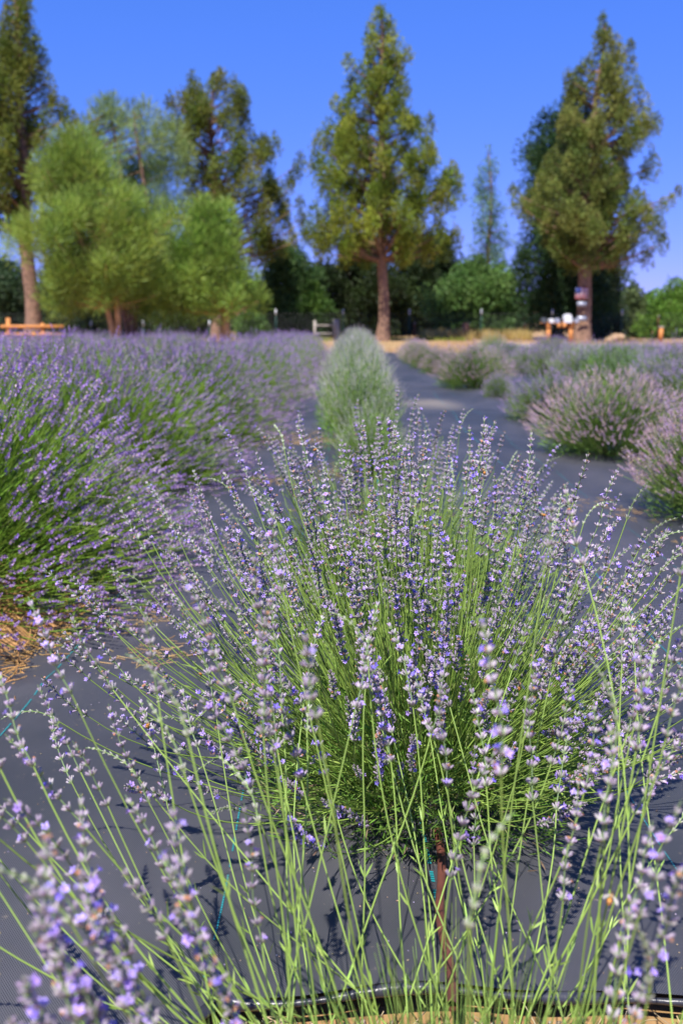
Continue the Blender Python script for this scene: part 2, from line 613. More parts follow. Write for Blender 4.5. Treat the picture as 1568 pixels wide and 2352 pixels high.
def spike_proto(i, young=False):
    r = rng
    a = Acc()
    n = int(r.integers(6, 11)) if not young else int(r.integers(7, 10))
    gap = 0.0185 if not young else 0.0135
    # arc that the whorls sit on, starts up +Z, bends to +X or -X
    bend = r.uniform(-0.5, 0.5) if not young else r.uniform(-1.5, -.5)
    ss, s = [], 0.0
    for k in range(n):
        ss.append(s)
        s += gap * (1.25 - 0.75 * k / n) * r.uniform(0.85, 1.15)
    L = s + 0.004
    m = 14
    th = np.linspace(0, 1, m) ** 1.3 * bend
    seg = L / (m - 1)
    P = np.zeros((m, 3))
    for k in range(1, m):
        P[k] = P[k - 1] + seg * np.array([math.sin(th[k]), 0.12 * math.sin(k * .7), math.cos(th[k])])
    stemc = np.array([0.20, 0.30, 0.12]) if not young else np.array([0.24, 0.36, 0.12])
    tube1(a, P, np.linspace(0.0012, 0.0006, m), 4, stemc)
    for k, s in enumerate(ss):
        f = s / L * (m - 1)
        j = min(int(f), m - 2)
        p = P[j] + (P[j + 1] - P[j]) * (f - j)
        t = P[j + 1] - P[j]
        t /= np.linalg.norm(t)
        fr = frames(t[None], np.array([r.uniform(0, 6)]))[0]
        taper = 1 - 0.35 * (k / n) ** 1.5
        if young:
            taper *= 0.7 - 0.2 * k / n
        cnt = int(r.integers(6, 10)) if not young else int(r.integers(5, 8))
        if k == n - 1:
            cnt = 4
        az = np.arange(cnt) / cnt * 6.283 + r.uniform(-.25, .25, cnt)
        # the whorl has two opposite bundles
        az = az + 0.35 * np.sin(2 * az)
        spl = r.uniform(0.5, 0.95, cnt) * (0.45 if k == n - 1 else 1) * (0.6 if young else 1)
        dl = np.stack([np.sin(spl) * np.cos(az), np.sin(spl) * np.sin(az), np.cos(spl)], 1)
        d = dl @ fr.T
        base = p + d * 0.0016
        ln = r.uniform(0.0095, 0.0122, cnt) * taper
        wd = r.uniform(0.0017, 0.0021, cnt) * taper
        M = frames(d)
        grey = np.array([0.50, 0.47, 0.45])
        mauve = np.array([0.50, 0.37, 0.56])
        green = np.array([0.30, 0.42, 0.17]) if not young else np.array([0.42, 0.55, 0.20])
        mixf = r.uniform(0, 1, cnt)[:, None] * (0.15 if young else 1)
        top = grey * (1 - mixf) + mauve * mixf
        top = top * r.uniform(.75, 1.2, (cnt, 1))
        if young:
            top = top * 0.5 + np.array([0.40, 0.47, 0.28]) * 0.5
        w = np.clip((CAL_W - 0.12) / 0.35, 0, 1)[None, :, None]
        rib = np.where(np.arange(36) % 2 == 0, 1.12, 0.82)[None, :, None]
        dk = np.where(CAL_W > .85, .78, 1.0)[None, :, None]
        cols = (green[None, None] * (1 - w) + top[:, None] * w) * rib * dk
        scatter(a, CAL_V, CAL_F, base, M, np.stack([wd, wd, ln], 1), cols)
        # bracts
        add_leaves(a, np.repeat(p[None], 2, 0), np.stack([fr @ [.8, 0, .55], fr @ [-.8, 0, .55]]), np.full(2, .0065 * taper), np.full(2, .0045 * taper), vary((.25, .34, .12), 2))
        # open flowers
        if not young:
            nf = r.binomial(cnt, 0.05 if i % 3 else 0.15)
            if nf:
                q = r.choice(cnt, nf, replace=False)
                tip = base[q] + d[q] * ln[q][:, None] * 0.85
                dd = d[q] + r.normal(0, .18, (nf, 3))
                c = vary((0.44, 0.31, 0.80), nf, .2)
                deep = r.random(nf) < .3
                c[deep] = np.array([0.20, 0.14, 0.66])
                scatter(a, COR_V, COR_F, tip, frames(dd), np.full(nf, .0042) * r.uniform(.8, 1.2, nf), c)
            nw = r.binomial(cnt, 0.08)
            if nw:
                q = r.choice(cnt, nw, replace=False)
                tip = base[q] + d[q] * ln[q][:, None] * 0.9
                scatter(a, COR_V, COR_F, tip, frames(d[q]), np.full(nw, .0021), vary((0.48, 0.22, 0.10), nw, .3))
    return a.mesh('flower_spike', M_LAV, True), L


SPIKES = [spike_proto(i) for i in range(13)]
YOUNG = [spike_proto(i, True) for i in range(4)]


def stem_proto(L, bend):
    m = 12
    th = np.linspace(0, 1, m) ** 1.2 * bend
    P = np.zeros((m, 3))
    wob = rng.uniform(-.06, .06, 2)
    for k in range(1, m):
        P[k] = P[k - 1] + L / (m - 1) * np.array([math.sin(th[k]), wob[0] * math.sin(k * .8 + wob[1] * 30), math.cos(th[k])])
    a = Acc()
    tube1(a, P, np.linspace(0.0015, 0.0011, m), 4, STEM_G)
    # a light edge line on the square stem, a pair of narrow leaves at a node, and a remote whorl
    for f in (rng.uniform(.15, .35), rng.uniform(.45, .7)):
        j = int(f * (m - 1))
        t = P[j + 1] - P[j]
        t /= np.linalg.norm(t)
        fr = frames(t[None])[0]
        add_leaves(a, np.repeat(P[j][None], 2, 0), np.stack([fr @ [.45, 0, .9], fr @ [-.45, 0, .9]]), rng.uniform(.018, .034, 2), np.full(2, .0032), vary(STEM_G, 2))
    t = P[-1] - P[-2]
    t /= np.linalg.norm(t)
    z = Vector(t)
    y = Vector((0, 1, 0))
    x = y.cross(z).normalized()
    y = z.cross(x)
    mat = Matrix((x, y, z)).transposed().to_4x4()
    mat.translation = Vector(P[-1])
    return dict(mesh=a.mesh('flowering_stem', M_LAV, False), tip=mat, L=L, end=P[-1])


STEMS = []
for L in (.22, .30, .38, .46, .54, .62, .70):
    for b in (0.12, 0.45, 0.85):
        STEMS.append(stem_proto(L, b + rng.uniform(-.06, .06)))


def place_stem(plant, root, tip, up=None, young=False, jit=0.5, into=None):
    """one flowering stem from root to the tip of its spike, both in the plant's coordinates"""
    root, tip = Vector(root), Vector(tip)
    spk, sl = random.choice(YOUNG if young else SPIKES)
    dist = (tip - root).length
    horiz = Vector((tip.x - root.x, tip.y - root.y, 0)).length
    tilt = math.atan2(horiz, max(0.01, tip.z - root.z))
    cand = sorted(STEMS, key=lambda s: abs(s['L'] + sl * .95 - dist) + 0.12 * abs((s['L'] and math.atan2(s['end'][0], s['end'][2])) * 1.6 - tilt * 0.5) + random.uniform(0, .04))
    st = cand[0]
    e = Vector(st['tip'] @ Vector((0, 0, sl * 0.97)))
    s = dist / e.length
    s = max(0.6, min(1.35, s))
    c = (tip - root).normalized()
    en = e.normalized()
    upv = Vector((0, 0, 1)) + Vector((random.uniform(-jit, jit), random.uniform(-jit, jit), 0))
    if tilt < 0.3:
        upv = Vector((random.uniform(-1, 1), random.uniform(-1, 1), 0.2))
    side_w = (upv - c * upv.dot(c)).normalized()
    side_l = Vector((1, 0, 0)) - en * en.x
    side_l.normalize()
    Bl = Matrix((en, side_l, en.cross(side_l))).transposed()
    Bw = Matrix((c, side_w, c.cross(side_w))).transposed()
    Rm = (Bw @ Bl.transposed()).to_4x4()
    M = Matrix.Translation(root) @ Rm @ Matrix.Scale(s, 4)
    if into is not None:
        for me, MM in ((st['mesh'], M), (spk, M @ st['tip'])):
            V, C_, T_, Q_ = ARR[me.name]
            A = np.array(MM)
            n0 = into.n
            into.v.append(V @ A[:3, :3].T + A[:3, 3])
            into.c.append(C_ * random.uniform(.85, 1.15))
            into.n += len(V)
            if len(T_):
                into.t.append(T_ + n0)
            if len(Q_):
                into.q.append(Q_ + n0)
        return None
    o = ob('flowering_stem', st['mesh'], plant)
    o.matrix_local = M
    k = ob('flower_spike', spk, o)
    k.matrix_local = st['tip'] @ Matrix.Rotation(random.uniform(0, 6.28) if not young else random.uniform(-.5, .5), 4, 'Z')
    return M @ st['tip'] @ Vector((0, 0, sl * .55))


def leafy_mound(seed, R, H, n, shoots, leafL=.035, leafW=.0035, cols=(LEAF_G, STEM_G), stemlen=(.2, .45)):
    """foliage mound of linear leaves on short shoots, with long bare green stems among them"""
    a = Acc()
    az = rng.uniform(0, 6.283, n)
    th = np.arccos(rng.uniform(0.0, 1, n))
    rr = rng.uniform(.45, 1.0, n) ** .6
    d = np.stack([np.sin(th) * np.cos(az), np.sin(th) * np.sin(az), np.cos(th)], 1)
    lump = 1 + .14 * np.sin(az * 5 + seed) * np.sin(th * 6 + seed)
    pos = d * (rr * lump)[:, None] * np.array([R, R, H])
    pos[:, 2] = np.abs(pos[:, 2]) * .9 + 0.01
    dd = d + rng.normal(0, .45, (n, 3)) + np.array([0, 0, .35])
    dd /= np.linalg.norm(dd, axis=1, keepdims=True)
    c = vary(cols[0], n, .35)
    yl = rng.random(n) < .12
    c[yl] = vary((0.24, 0.27, 0.10), yl.sum(), .2)
    dead = (rng.random(n) < .10) & (pos[:, 2] < H * .45)
    c[dead] = vary((0.22, 0.16, 0.10), dead.sum(), .3)
    add_leaves(a, pos, dd, rng.uniform(.6, 1.3, n) * leafL, rng.uniform(.7, 1.2, n) * leafW, c)
    # shoots
    m = shoots
    az = rng.uniform(0, 6.283, m)
    th = np.arccos(rng.uniform(.30, 1, m))
    d = np.stack([np.sin(th) * np.cos(az), np.sin(th) * np.sin(az), np.cos(th)], 1)
    root = d * np.array([R, R, H]) * rng.uniform(.1, .75, (m, 1))
    Ls = rng.uniform(*stemlen, (m, 1))
    tip = root + d * Ls + np.array([0, 0, 1]) * Ls * .15
    ctrl = (root + tip) / 2 - np.array([0, 0, 1]) * Ls * .1 * np.sin(th)[:, None] + rng.normal(0, .012, (m, 3))
    tubes(a, bez(root, ctrl, tip, 6), np.linspace(.0013, .0008, 6), 3, vary(cols[1], m, .3))
    # leaves on shoots
    for f in (.15, .3, .45, .6, .8):
        p = root * (1 - f) ** 2 + 2 * f * (1 - f) * ctrl + f * f * tip
        for s_ in (0, 1):
            dd = d + rng.normal(0, .35, (m, 3))
            keep = rng.random(m) < (.75 - .6 * f)
            add_leaves(a, p[keep], dd[keep], rng.uniform(.02, .045, keep.sum()), np.full(keep.sum(), .0033), vary(cols[1], keep.sum(), .3) * .8)
    return a.mesh('leafy_mound', M_LEAF)


GROUP_C = 'pale lavender plants of the middle row'
FOLIAGE_MAIN = leafy_mound(1, .38, .30, 13000, 1250, stemlen=(.15, .45))


def hemi_dirs(n, tmin, tmax, azr=None):
    out = []
    for i in range(n):
        c = random.uniform(math.cos(tmax), math.cos(tmin))
        t = math.acos(c)
        a_ = random.uniform(*(azr or (0, 2 * math.pi)))
        out.append((t, a_))
    return out


def detailed_plant(cx, cy, label, n_rand, targets=(), rad=(.66, .86), tmax=R_(84), foliage=FOLIAGE_MAIN, fscale=1.0, zc=.08, azr=None, youngp=.13, more=0, spread=1.0, tmin=0.0):
    e = bpy.data.objects.new('lavender_plant', None)
    COL.objects.link(e)
    e.location = (cx, cy, 0.03)
    e.empty_display_size = .1
    tag(e, label, 'lavender plant', GROUP_C)
    f = ob('leafy_mound', foliage, e)
    f.scale = (fscale, fscale, fscale)
    f.rotation_euler.z = random.uniform(0, 6.28)
    f['kind'] = 'stuff'
    spots = []

    def root_for(t, a_):
        r0 = (.05 + .20 * math.sin(t) * random.uniform(.5, 1.1)) * spread
        da = random.gauss(0, .35)
        return (r0 * math.cos(a_ + da) * fscale, r0 * math.sin(a_ + da) * fscale, random.uniform(.06, .2) * (1.15 - .5 * math.sin(t)))
    for (px, py, Y) in targets:
        T = at(px, py, Y) - Vector((cx, cy, .03))
        h = math.hypot(T.x, T.y)
        t, a_ = math.atan2(h, T.z), math.atan2(T.y, T.x)
        spots.append(place_stem(e, root_for(t, a_), T, young=random.random() < .12, jit=.25))
    for t, a_ in hemi_dirs(n_rand, tmin, tmax, azr):
        rr = random.uniform(*rad) * (1 + .10 * math.sin(t))
        T = (rr * math.sin(t) * math.cos(a_), rr * math.sin(t) * math.sin(a_), zc + rr * math.cos(t))
        spots.append(place_stem(e, root_for(t, a_), T, young=random.random() < youngp))
    if more:
        acc = Acc()
        for t, a_ in hemi_dirs(more, 0.0, tmax * .95, azr):
            rr = random.uniform(rad[0] * .72, rad[1] * .96)
            T = (rr * math.sin(t) * math.cos(a_), rr * math.sin(t) * math.sin(a_), zc + rr * math.cos(t))
            place_stem(e, root_for(t, a_), T, into=acc)
        o = ob('flowering_stems', acc.mesh('flowering_stems', M_LAV, True), e)
        o['kind'] = 'stuff'
    return e, [Vector(e.location) + s for s in spots]


main_targets = [
    (910, 955, 2.35), (828, 962, 2.45), (688, 972, 2.4), (990, 985, 2.35), (1095, 975, 2.7), (1135, 985, 2.7), (632, 935, 2.75), (583, 1040, 2.3), (660, 1038, 2.2), (530, 965, 2.8),
    (497, 1062, 2.35), (440, 1075, 2.4), (370, 1145, 2.3), (303, 1155, 2.3), (275, 1170, 2.2), (107, 1300, 2.05), (250, 1305, 2.2), (150, 1320, 2.05), (265, 1350, 2.5), (170, 1350, 2.3),
    (85, 1465, 2.0), (130, 1470, 2.05), (25, 1590, 1.7), (80, 1565, 1.8), (1365, 1115, 2.5), (1415, 1135, 2.4), (1298, 1130, 2.6), (1220, 1110, 2.5), (1180, 1090, 2.5), (1155, 1075, 2.6),
    (1480, 1268, 2.2), (1545, 1370, 2.15), (1330, 1150, 2.5), (1120, 1130, 2.1), (1270, 1265, 2.1), (1215, 1225, 2.0), (1440, 1335, 2.2), (1300, 1310, 2.2), (1060, 1300, 1.9), (890, 1175, 2.0),
    (780, 1255, 1.9), (865, 1480, 1.55), (945, 1475, 1.6), (565, 1155, 2.1), (520, 1100, 2.1), (700, 1045, 2.3), (780, 1010, 2.5), (860, 1020, 2.4), (940, 1040, 2.3), (1030, 1010, 2.5),
    (1500, 1395, 2.2), (1530, 1440, 2.1), (1560, 1560, 1.9), (420, 1130, 2.4), (350, 1100, 2.6), (600, 1090, 2.2), (740, 1100, 2.2), (820, 1120, 2.2), (975, 1100, 2.3), (1010, 1180, 2.1),
]
main_plant, main_spots = detailed_plant(0.15, 2.14, 'large sharp pale lavender plant with spreading flower stems at the centre of the picture', 236, main_targets, rad=(.55, .79), more=190, tmax=R_(74))

near_targets = [
    (690, 1450, .95), (1145, 1440, .95), (500, 1580, 1.25), (365, 1600, 1.15), (595, 1500, 1.4), (1440, 1500, 1.1), (1500, 1480, 1.15),
    (1075, 1880, .75), (375, 1860, .85), (30, 1890, .8), (110, 1990, .8), (200, 1960, .85), (1540, 1850, .85), (1430, 1680, 1.0), (1035, 1520, 1.4),
    (700, 1520, 1.4), (640, 1600, 1.3), (560, 1700, 1.2), (300, 1830, 1.1), (60, 1800, 1.0), (20, 2080, .75), (120, 2150, .75), (430, 2050, .8), (560, 1850, 1.1),
    (870, 1490, 1.45), (945, 1500, 1.45), (1000, 1580, 1.35), (1500, 1900, 1.0), (1330, 1560, 1.4), (1240, 1500, 1.4), (220, 2250, .8), (1560, 1650, 1.2),
    (1190, 1560, 1.4), (1080, 1700, 1.2), (180, 1700, 1.3), (90, 1580, 1.4), (1330, 1800, 1.15), (1390, 1620, 1.25),
    (10, 1950, .72), (60, 2050, .7), (100, 2110, .74), (35, 2190, .7), (180, 2270, .75), (90, 2290, .7), (260, 2190, .75), (330, 2300, .75), (8, 2290, .7), (150, 2030, .74), (225, 2080, .78), (400, 1950, .85),
    (1555, 1950, .8), (1535, 2060, .8), (1480, 2220, .82), (1410, 2050, .9), (20, 1690, 1.2), (140, 1850, .95), (300, 1990, .9),
]
near_plant, near_spots = detailed_plant(0.12, 0.93, 'nearest lavender plant, its blurred stems and flowers rising from the bottom edge', 56, near_targets, rad=(.60, .86), azr=(R_(12), R_(168)), tmin=R_(28), tmax=R_(70), fscale=.58, spread=2.6, youngp=.2)
back_plant, back_spots = detailed_plant(0.12, 3.45, 'slightly blurred pale lavender plant directly behind the large sharp one', 190, [], rad=(.55, .76))

# ------------------------------------------------------------------ lavender: massed bushes
KITE = np.array([[0, 0, 0], [.5, .08, .45], [0, .12, 1.0], [-.5, .08, .45]])


def spike_mass(acc, base, d, L, whorls, per, fl, fw, cols_a, cols_b, pa):
    n = len(base)
    Mx = frames(d)
    for w in range(whorls):
        f = w / max(1, whorls - 1)
        p = base + d * (L * f)[:, None]
        for k in range(per):
            az = rng.uniform(0, 6.283, n)
            spl = rng.uniform(.35, 1.0, n) * (1 - .5 * f)
            dl = np.stack([np.sin(spl) * np.cos(az), np.sin(spl) * np.sin(az), np.cos(spl)], 1)
            dd = np.einsum('nij,nj->ni', Mx, dl)
            c = vary(cols_b, n, .3)
            s = rng.random(n) < pa
            c[s] = vary(cols_a, s.sum(), .3)
            scatter(acc, KITE, [[0, 1, 2, 3]], p, frames(dd), np.stack([np.full(n, fw), np.full(n, fl), np.full(n, fl)], 1) * (1 - .25 * f), c)


def bush_protos(name, seed, R, H, n, sty, front=None):
    """returns (foliage mesh, stems mesh)"""
    st = sty
    az = rng.uniform(0, 6.283, n)
    cz = st.get('cmin', .02) + (1 - st.get('cmin', .02)) * rng.random(n) ** st.get('cpow', 1.0)
    th = np.arccos(cz)
    d = np.stack([np.sin(th) * np.cos(az), np.sin(th) * np.sin(az), cz], 1)
    rr = rng.uniform(st.get('rin', .82), 1.03, n)
    rr *= 1 + .06 * np.sin(az * 4 + seed) + .05 * np.sin(th * 7 + seed * 2)
    tip = d * rr[:, None] * np.array([R, R, H])
    tip[:, 2] = np.maximum(tip[:, 2], .03)
    root = d * np.array([R, R, H]) * rng.uniform(.25, .55, (n, 1)) * np.array([1, 1, .8])
    root[:, 2] = np.maximum(root[:, 2], .02)
    lift = np.linalg.norm(tip - root, axis=1)[:, None]
    ctrl = (root + tip) / 2 - np.array([0, 0, 1]) * lift * .10 * np.sin(th)[:, None] + rng.normal(0, .02, (n, 3))
    a = Acc()
    tubes(a, bez(root, ctrl, tip, 4), np.full(4, .0016 * st.get('thick', 1)), 3, vary(st['stem'], n, .3))
    end = tip - ctrl
    end /= np.linalg.norm(end, axis=1, keepdims=True)
    end += rng.normal(0, .12, end.shape)
    end /= np.linalg.norm(end, axis=1, keepdims=True)
    L = rng.uniform(.7, 1.3, n) * st['sl']
    spike_mass(a, tip - end * L[:, None] * .3, end, L, st['wh'], st['per'], st['fl'], st['fw'], st['ca'], st['cb'], st['pa'])
    stems = a.mesh('flowering_stems', M_MASS)
    # foliage
    b = Acc()
    m = st['leaves']
    az = rng.uniform(0, 6.283, m)
    th = np.arccos(rng.uniform(0, 1, m))
    d = np.stack([np.sin(th) * np.cos(az), np.sin(th) * np.sin(az), np.cos(th)], 1)
    pos = d * rng.uniform(.35, .80, (m, 1)) * np.array([R, R, H]) * (1 + .1 * np.sin(az * 6 + seed) * np.sin(th * 5))[:, None]
    pos[:, 2] = np.abs(pos[:, 2]) + .01
    dd = d + rng.normal(0, .35, (m, 3)) + np.array([0, 0, .4])
    add_leaves(b, pos, dd, rng.uniform(.6, 1.4, m) * st['ll'], rng.uniform(.7, 1.3, m) * st['lw'], vary(st['leaf'], m, .35))
    # dark woody core
    k = 40
    az = rng.uniform(0, 6.283, k)
    c0 = np.stack([.03 * np.cos(az), .03 * np.sin(az), np.zeros(k)], 1)
    c2 = np.stack([R * .5 * np.cos(az), R * .5 * np.sin(az), rng.uniform(.1, .5, k) * H], 1)
    tubes(b, bez(c0, (c0 + c2) / 2 - [0, 0, .03], c2, 4), np.linspace(.008, .003, 4), 4, vary((.12, .09, .06), k))
    fol = b.mesh('leafy_mound', M_MASS)
    return fol, stems, R, H


VIOLET = dict(cpow=1.35, stem=(.19, .31, .035), sl=.055, wh=5, per=4, fl=.0135, fw=.0095, ca=(.40, .24, .62), cb=(.50, .38, .45), pa=.58, leaves=13000, ll=.055, lw=.006, leaf=(.13, .25, .022), thick=1.0, rin=.72)
PINK = dict(stem=(.22, .33, .08), sl=.06, wh=5, per=5, fl=.012, fw=.009, ca=(.62, .43, .68), cb=(.68, .50, .44), pa=.4, leaves=8000, ll=.045, lw=.005, leaf=(.12, .22, .035), thick=1.0, rin=.72, cmin=.27)
MAUVE = dict(stem=(.21, .30, .09), sl=.055, wh=4, per=4, fl=.012, fw=.009, ca=(.42, .28, .66), cb=(.54, .40, .50), pa=.5, leaves=5000, ll=.045, lw=.006, leaf=(.12, .21, .04), thick=1.2, rin=.72, cmin=.2)
GREY = dict(stem=(.26, .40, .09), sl=.08, wh=5, per=3, fl=.011, fw=.008, ca=(.48, .41, .54), cb=(.52, .50, .40), pa=.35, leaves=5000, ll=.045, lw=.005, leaf=(.16, .30, .04), thick=1.2, rin=.66, cmin=.45)
BUD = dict(stem=(.18, .31, .06), sl=.06, wh=4, per=3, fl=.011, fw=.008, ca=(.33, .30, .42), cb=(.25, .33, .16), pa=.4, leaves=6000, ll=.045, lw=.006, leaf=(.10, .20, .03), thick=1.2, rin=.7, cmin=.1)

PROTO = {
    'violet': [bush_protos('violet', 1, 1.12, 1.0, 3000, VIOLET), bush_protos('violet', 5, 1.12, 1.0, 3000, VIOLET)],
    'pink': [bush_protos('pink', 2, .60, .72, 900, PINK), bush_protos('pink', 3, .60, .72, 900, PINK)],
    'mauve': [bush_protos('mauve', 4, .60, .66, 800, MAUVE)],
    'grey': [bush_protos('grey', 6, .50, .86, 620, GREY)],
    'bud': [bush_protos('bud', 7, .60, .68, 620, BUD)],
}


def single_protos(sty, k=7):
    out = []
    for i in range(k):
        a = Acc()
        Ls = .34
        bd = rng.uniform(.05, .5)
        root = np.zeros((1, 3))
        tip = np.array([[math.sin(bd) * Ls, 0, math.cos(bd) * Ls]])
        ctrl = np.array([[0, rng.uniform(-.01, .01), Ls * .55]])
        tubes(a, bez(root, ctrl, tip, 6), np.full(6, .0015), 4, vary(sty['stem'], 1, .2))
        end = tip - ctrl
        end /= np.linalg.norm(end)
        spike_mass(a, tip - end * .01, end, np.array([sty['sl'] * rng.uniform(.85, 1.3)]), 6, 7, sty['fl'] * .85, sty['fw'] * .8, sty['ca'], sty['cb'], sty['pa'])
        out.append((a.mesh('flowering_stem', M_MASS), Vector(tip[0]).normalized(), Vector(tip[0]).length))
    return out


SINGLES = {'violet': single_protos(VIOLET), 'pink': single_protos(PINK)}


def bush(kind, x, y, label, group, rad=1.0, ht=1.0, parts=0, var=None, squash=1.0):
    protos = PROTO[kind]
    fol, stm, R, H = protos[var if var is not None else random.randrange(len(protos))]
    e = bpy.data.objects.new('lavender_bush', None)
    COL.objects.link(e)
    e.location = (x, y, 0.0 if kind == 'violet' else .02)
    e.empty_display_size = .1
    tag(e, label, 'lavender bush', group)
    rz = random.uniform(0, 6.28)
    for nm, me in (('leafy_mound', fol), ('flowering_stems', stm)):
        o = ob(nm, me, e)
        o.scale = (rad, rad * squash, ht)
        o.rotation_euler.z = (0 if rz < 3.14 else math.pi) if squash != 1 else rz
        o['kind'] = 'stuff'
    if parts:
        for i in range(parts):
            toc = math.atan2(-y, -x)
            a_ = toc + random.uniform(-1.7, 1.7)
            cz = random.uniform(.08 if kind == 'violet' else .3, 1)
            t = math.acos(cz)
            k = random.uniform(.9, 1.06)
            T = Vector((math.sin(t) * math.cos(a_) * R * rad * k, math.sin(t) * math.sin(a_) * R * rad * k, max(.05, cz * H * ht * k)))
            d = Vector((math.sin(t) * math.cos(a_), math.sin(t) * math.sin(a_), cz * .9 + .12)).normalized()
            d += Vector((random.gauss(0, .1), random.gauss(0, .1), random.gauss(0, .1)))
            d.normalize()
            me, tv, L = random.choice(SINGLES[kind])
            s = random.uniform(.85, 1.15)
            q = tv.rotation_difference(d)
            o = ob('flowering_stem', me, e)
            o.matrix_local = Matrix.Translation(T - d * L * s) @ q.to_matrix().to_4x4() @ Matrix.Rotation(random.uniform(0, 6.28), 4, 'Z') @ Matrix.Scale(s, 4) if False else Matrix.Translation(T - d * L * s) @ q.to_matrix().to_4x4() @ Matrix.Scale(s, 4)
    return e


ORD = ['first', 'second', 'third', 'fourth', 'fifth', 'sixth', 'seventh', 'eighth', 'ninth', 'tenth', 'eleventh', 'twelfth', 'thirteenth', 'fourteenth', 'fifteenth', 'sixteenth', 'seventeenth', 'eighteenth', 'nineteenth', 'twentieth']
GL = 'violet lavender bushes of the left rows'
# left row beside the path
ly = [1.75, 4.05, 6.45, 8.9, 11.3, 13.7, 16.1, 18.3, 20.5, 22.7, 24.9, 27.0]
lh = [.72, 1.02, .97, .94, .90, .88, .86, .84, .82, .80, .78, .76]
lr = [.82, 1.04, 1.02, 1.02, .95, .93, .93, .92, .92, .92, .9, .88]
llab = ['low violet lavender bush at the left edge, its spikes hanging over orange straw',
        'biggest violet lavender mound, filling the left side above the straw strip',
        'second big violet lavender mound on the left, behind the biggest one',
        'third violet lavender mound on the left, bright green at its foot']
for i, (y, h, r_) in enumerate(zip(ly, lh, lr)):
    lab = llab[i] if i < 4 else '%s violet lavender bush from the camera in the row left of the path' % ORD[i]
    x = (-1.86 if i < 3 else -1.72 if i < 5 else -1.6) if i else -2.05
    bush('violet', x + .04 + random.uniform(-.05, .05), y, lab, GL, r_, h, parts=(190 if i == 0 else 290) if i < 3 else (120 if i == 3 else 0), var=i % 2, squash=1.18)
for r, (x0, n0, nm) in enumerate(((-4.35, 9, 'second'), (-6.7, 8, 'third'), (-9.1, 7, 'fourth'))):
    for i in range(n0):
        y = 5.6 + r * 2.2 + i * 2.45
        bush('violet', x0 + random.uniform(-.1, .1), y + random.uniform(-.15, .15), '%s violet lavender bush from the camera in the %s row left of the path' % (ORD[i], nm), GL, random.uniform(.92, 1.02), (.97 - .022 * i) * random.uniform(.96, 1.03), var=i % 2)

# middle row, beyond the gap
bush('grey', .10, 6.7, 'small low grey green lavender bush nearest in the gap of the middle row', 'grey green bushes at the far end of the middle row', .62, .62)
bush('grey', .06, 8.1, 'middling grey green lavender bush just in front of the tall one in the middle row', 'grey green bushes at the far end of the middle row', .84, .86)
for i, y in enumerate(np.arange(9.45, 27, 1.3)):
    lab = 'tall grey green lavender bush beyond the bare gap in the middle row' if i == 0 else '%s grey green lavender bush behind the gap in the middle row' % ORD[i]
    bush('grey', .02 + random.uniform(-.05, .05), float(y), lab, 'grey green bushes at the far end of the middle row', random.uniform(.9, 1.05) * (1 + .03 * i), random.uniform(.93, 1.0) - .004 * i)

# right row beside the path
GR = 'pink lavender bushes right of the path'
g0 = ground(1376, 1062)
bush('pink', 2.05, 5.35, 'pink lavender bush cut by the right edge of the picture, nearest on that side', GR, 1.0, .98, parts=260, var=0)
bush('pink', 2.02, 7.85, 'broad pink lavender bush right of the path, its whole dome in view', GR, 1.14, .90, parts=290, var=1)
bush('mauve', 1.88, 13.2, 'small round mauve tipped green lavender bush between two larger pink ones', GR, .42, .58)
bush('mauve', 2.05, 10.5, 'thin mauve lavender bush behind the broad pink one', GR, .95, .82)
bush('pink', 1.80, 15.3, 'pink lavender dome beside the path behind the small green bush', GR, 1.15, .98, parts=120, var=0)
bush('pink', 1.62, 19.2, 'faded pink lavender bush at the far bend of the path', GR, .8, .72)
bush('mauve', 1.78, 17.4, 'small mauve lavender bush near the far end of the path', GR, .6, .62)
for i, y in enumerate((21.2, 23.3, 25.4, 27.5)):
    bush('pink', 1.55 + random.uniform(-.1, .1), y, '%s far pink lavender bush past the bend of the path' % ORD[i], GR, .85, .72)

GR2 = 'lavender bushes of the far right rows'
row_names = ['second', 'third', 'fourth', 'fifth', 'sixth', 'seventh']
kinds = {0: ['mauve', 'mauve', 'mauve', 'mauve', 'bud', 'mauve', 'grey'], 1: ['mauve', 'violet', 'mauve', 'bud', 'mauve', 'mauve'], 2: ['mauve', 'mauve', 'bud', 'mauve'], 3: ['mauve', 'bud', 'mauve'], 4: ['mauve', 'mauve', 'grey'], 5: ['mauve', 'bud']}
colname = {'mauve': 'mauve', 'violet': 'deep violet', 'bud': 'green budding', 'grey': 'grey green'}
for r in range(6):
    x0 = 3.55 + 1.7 * r
    y = 8.6 + r * 1.6
    i = 0
    while y < 27.5 and i < 16:
        k = kinds[r][i % len(kinds[r])]
        if k == 'violet':
            rr, hh = .62, .66
        elif k == 'grey':
            rr, hh = 1.2, .78
        else:
            rr, hh = random.uniform(1.05, 1.25), (1.06 - .0225 * y) / .66 * random.uniform(.94, 1.03)
        if r == 0 and 11.5 < y < 13.0:
            k, rr, hh = 'bud', 1.1, 1.02
        bush(k, x0 + random.uniform(-.1, .1), y, '%s bush from the camera in the %s lavender row right of the path, %s' % (ORD[i], row_names[r], colname[k]), GR2, rr, hh)
        y += random.uniform(1.2, 1.4)
        i += 1

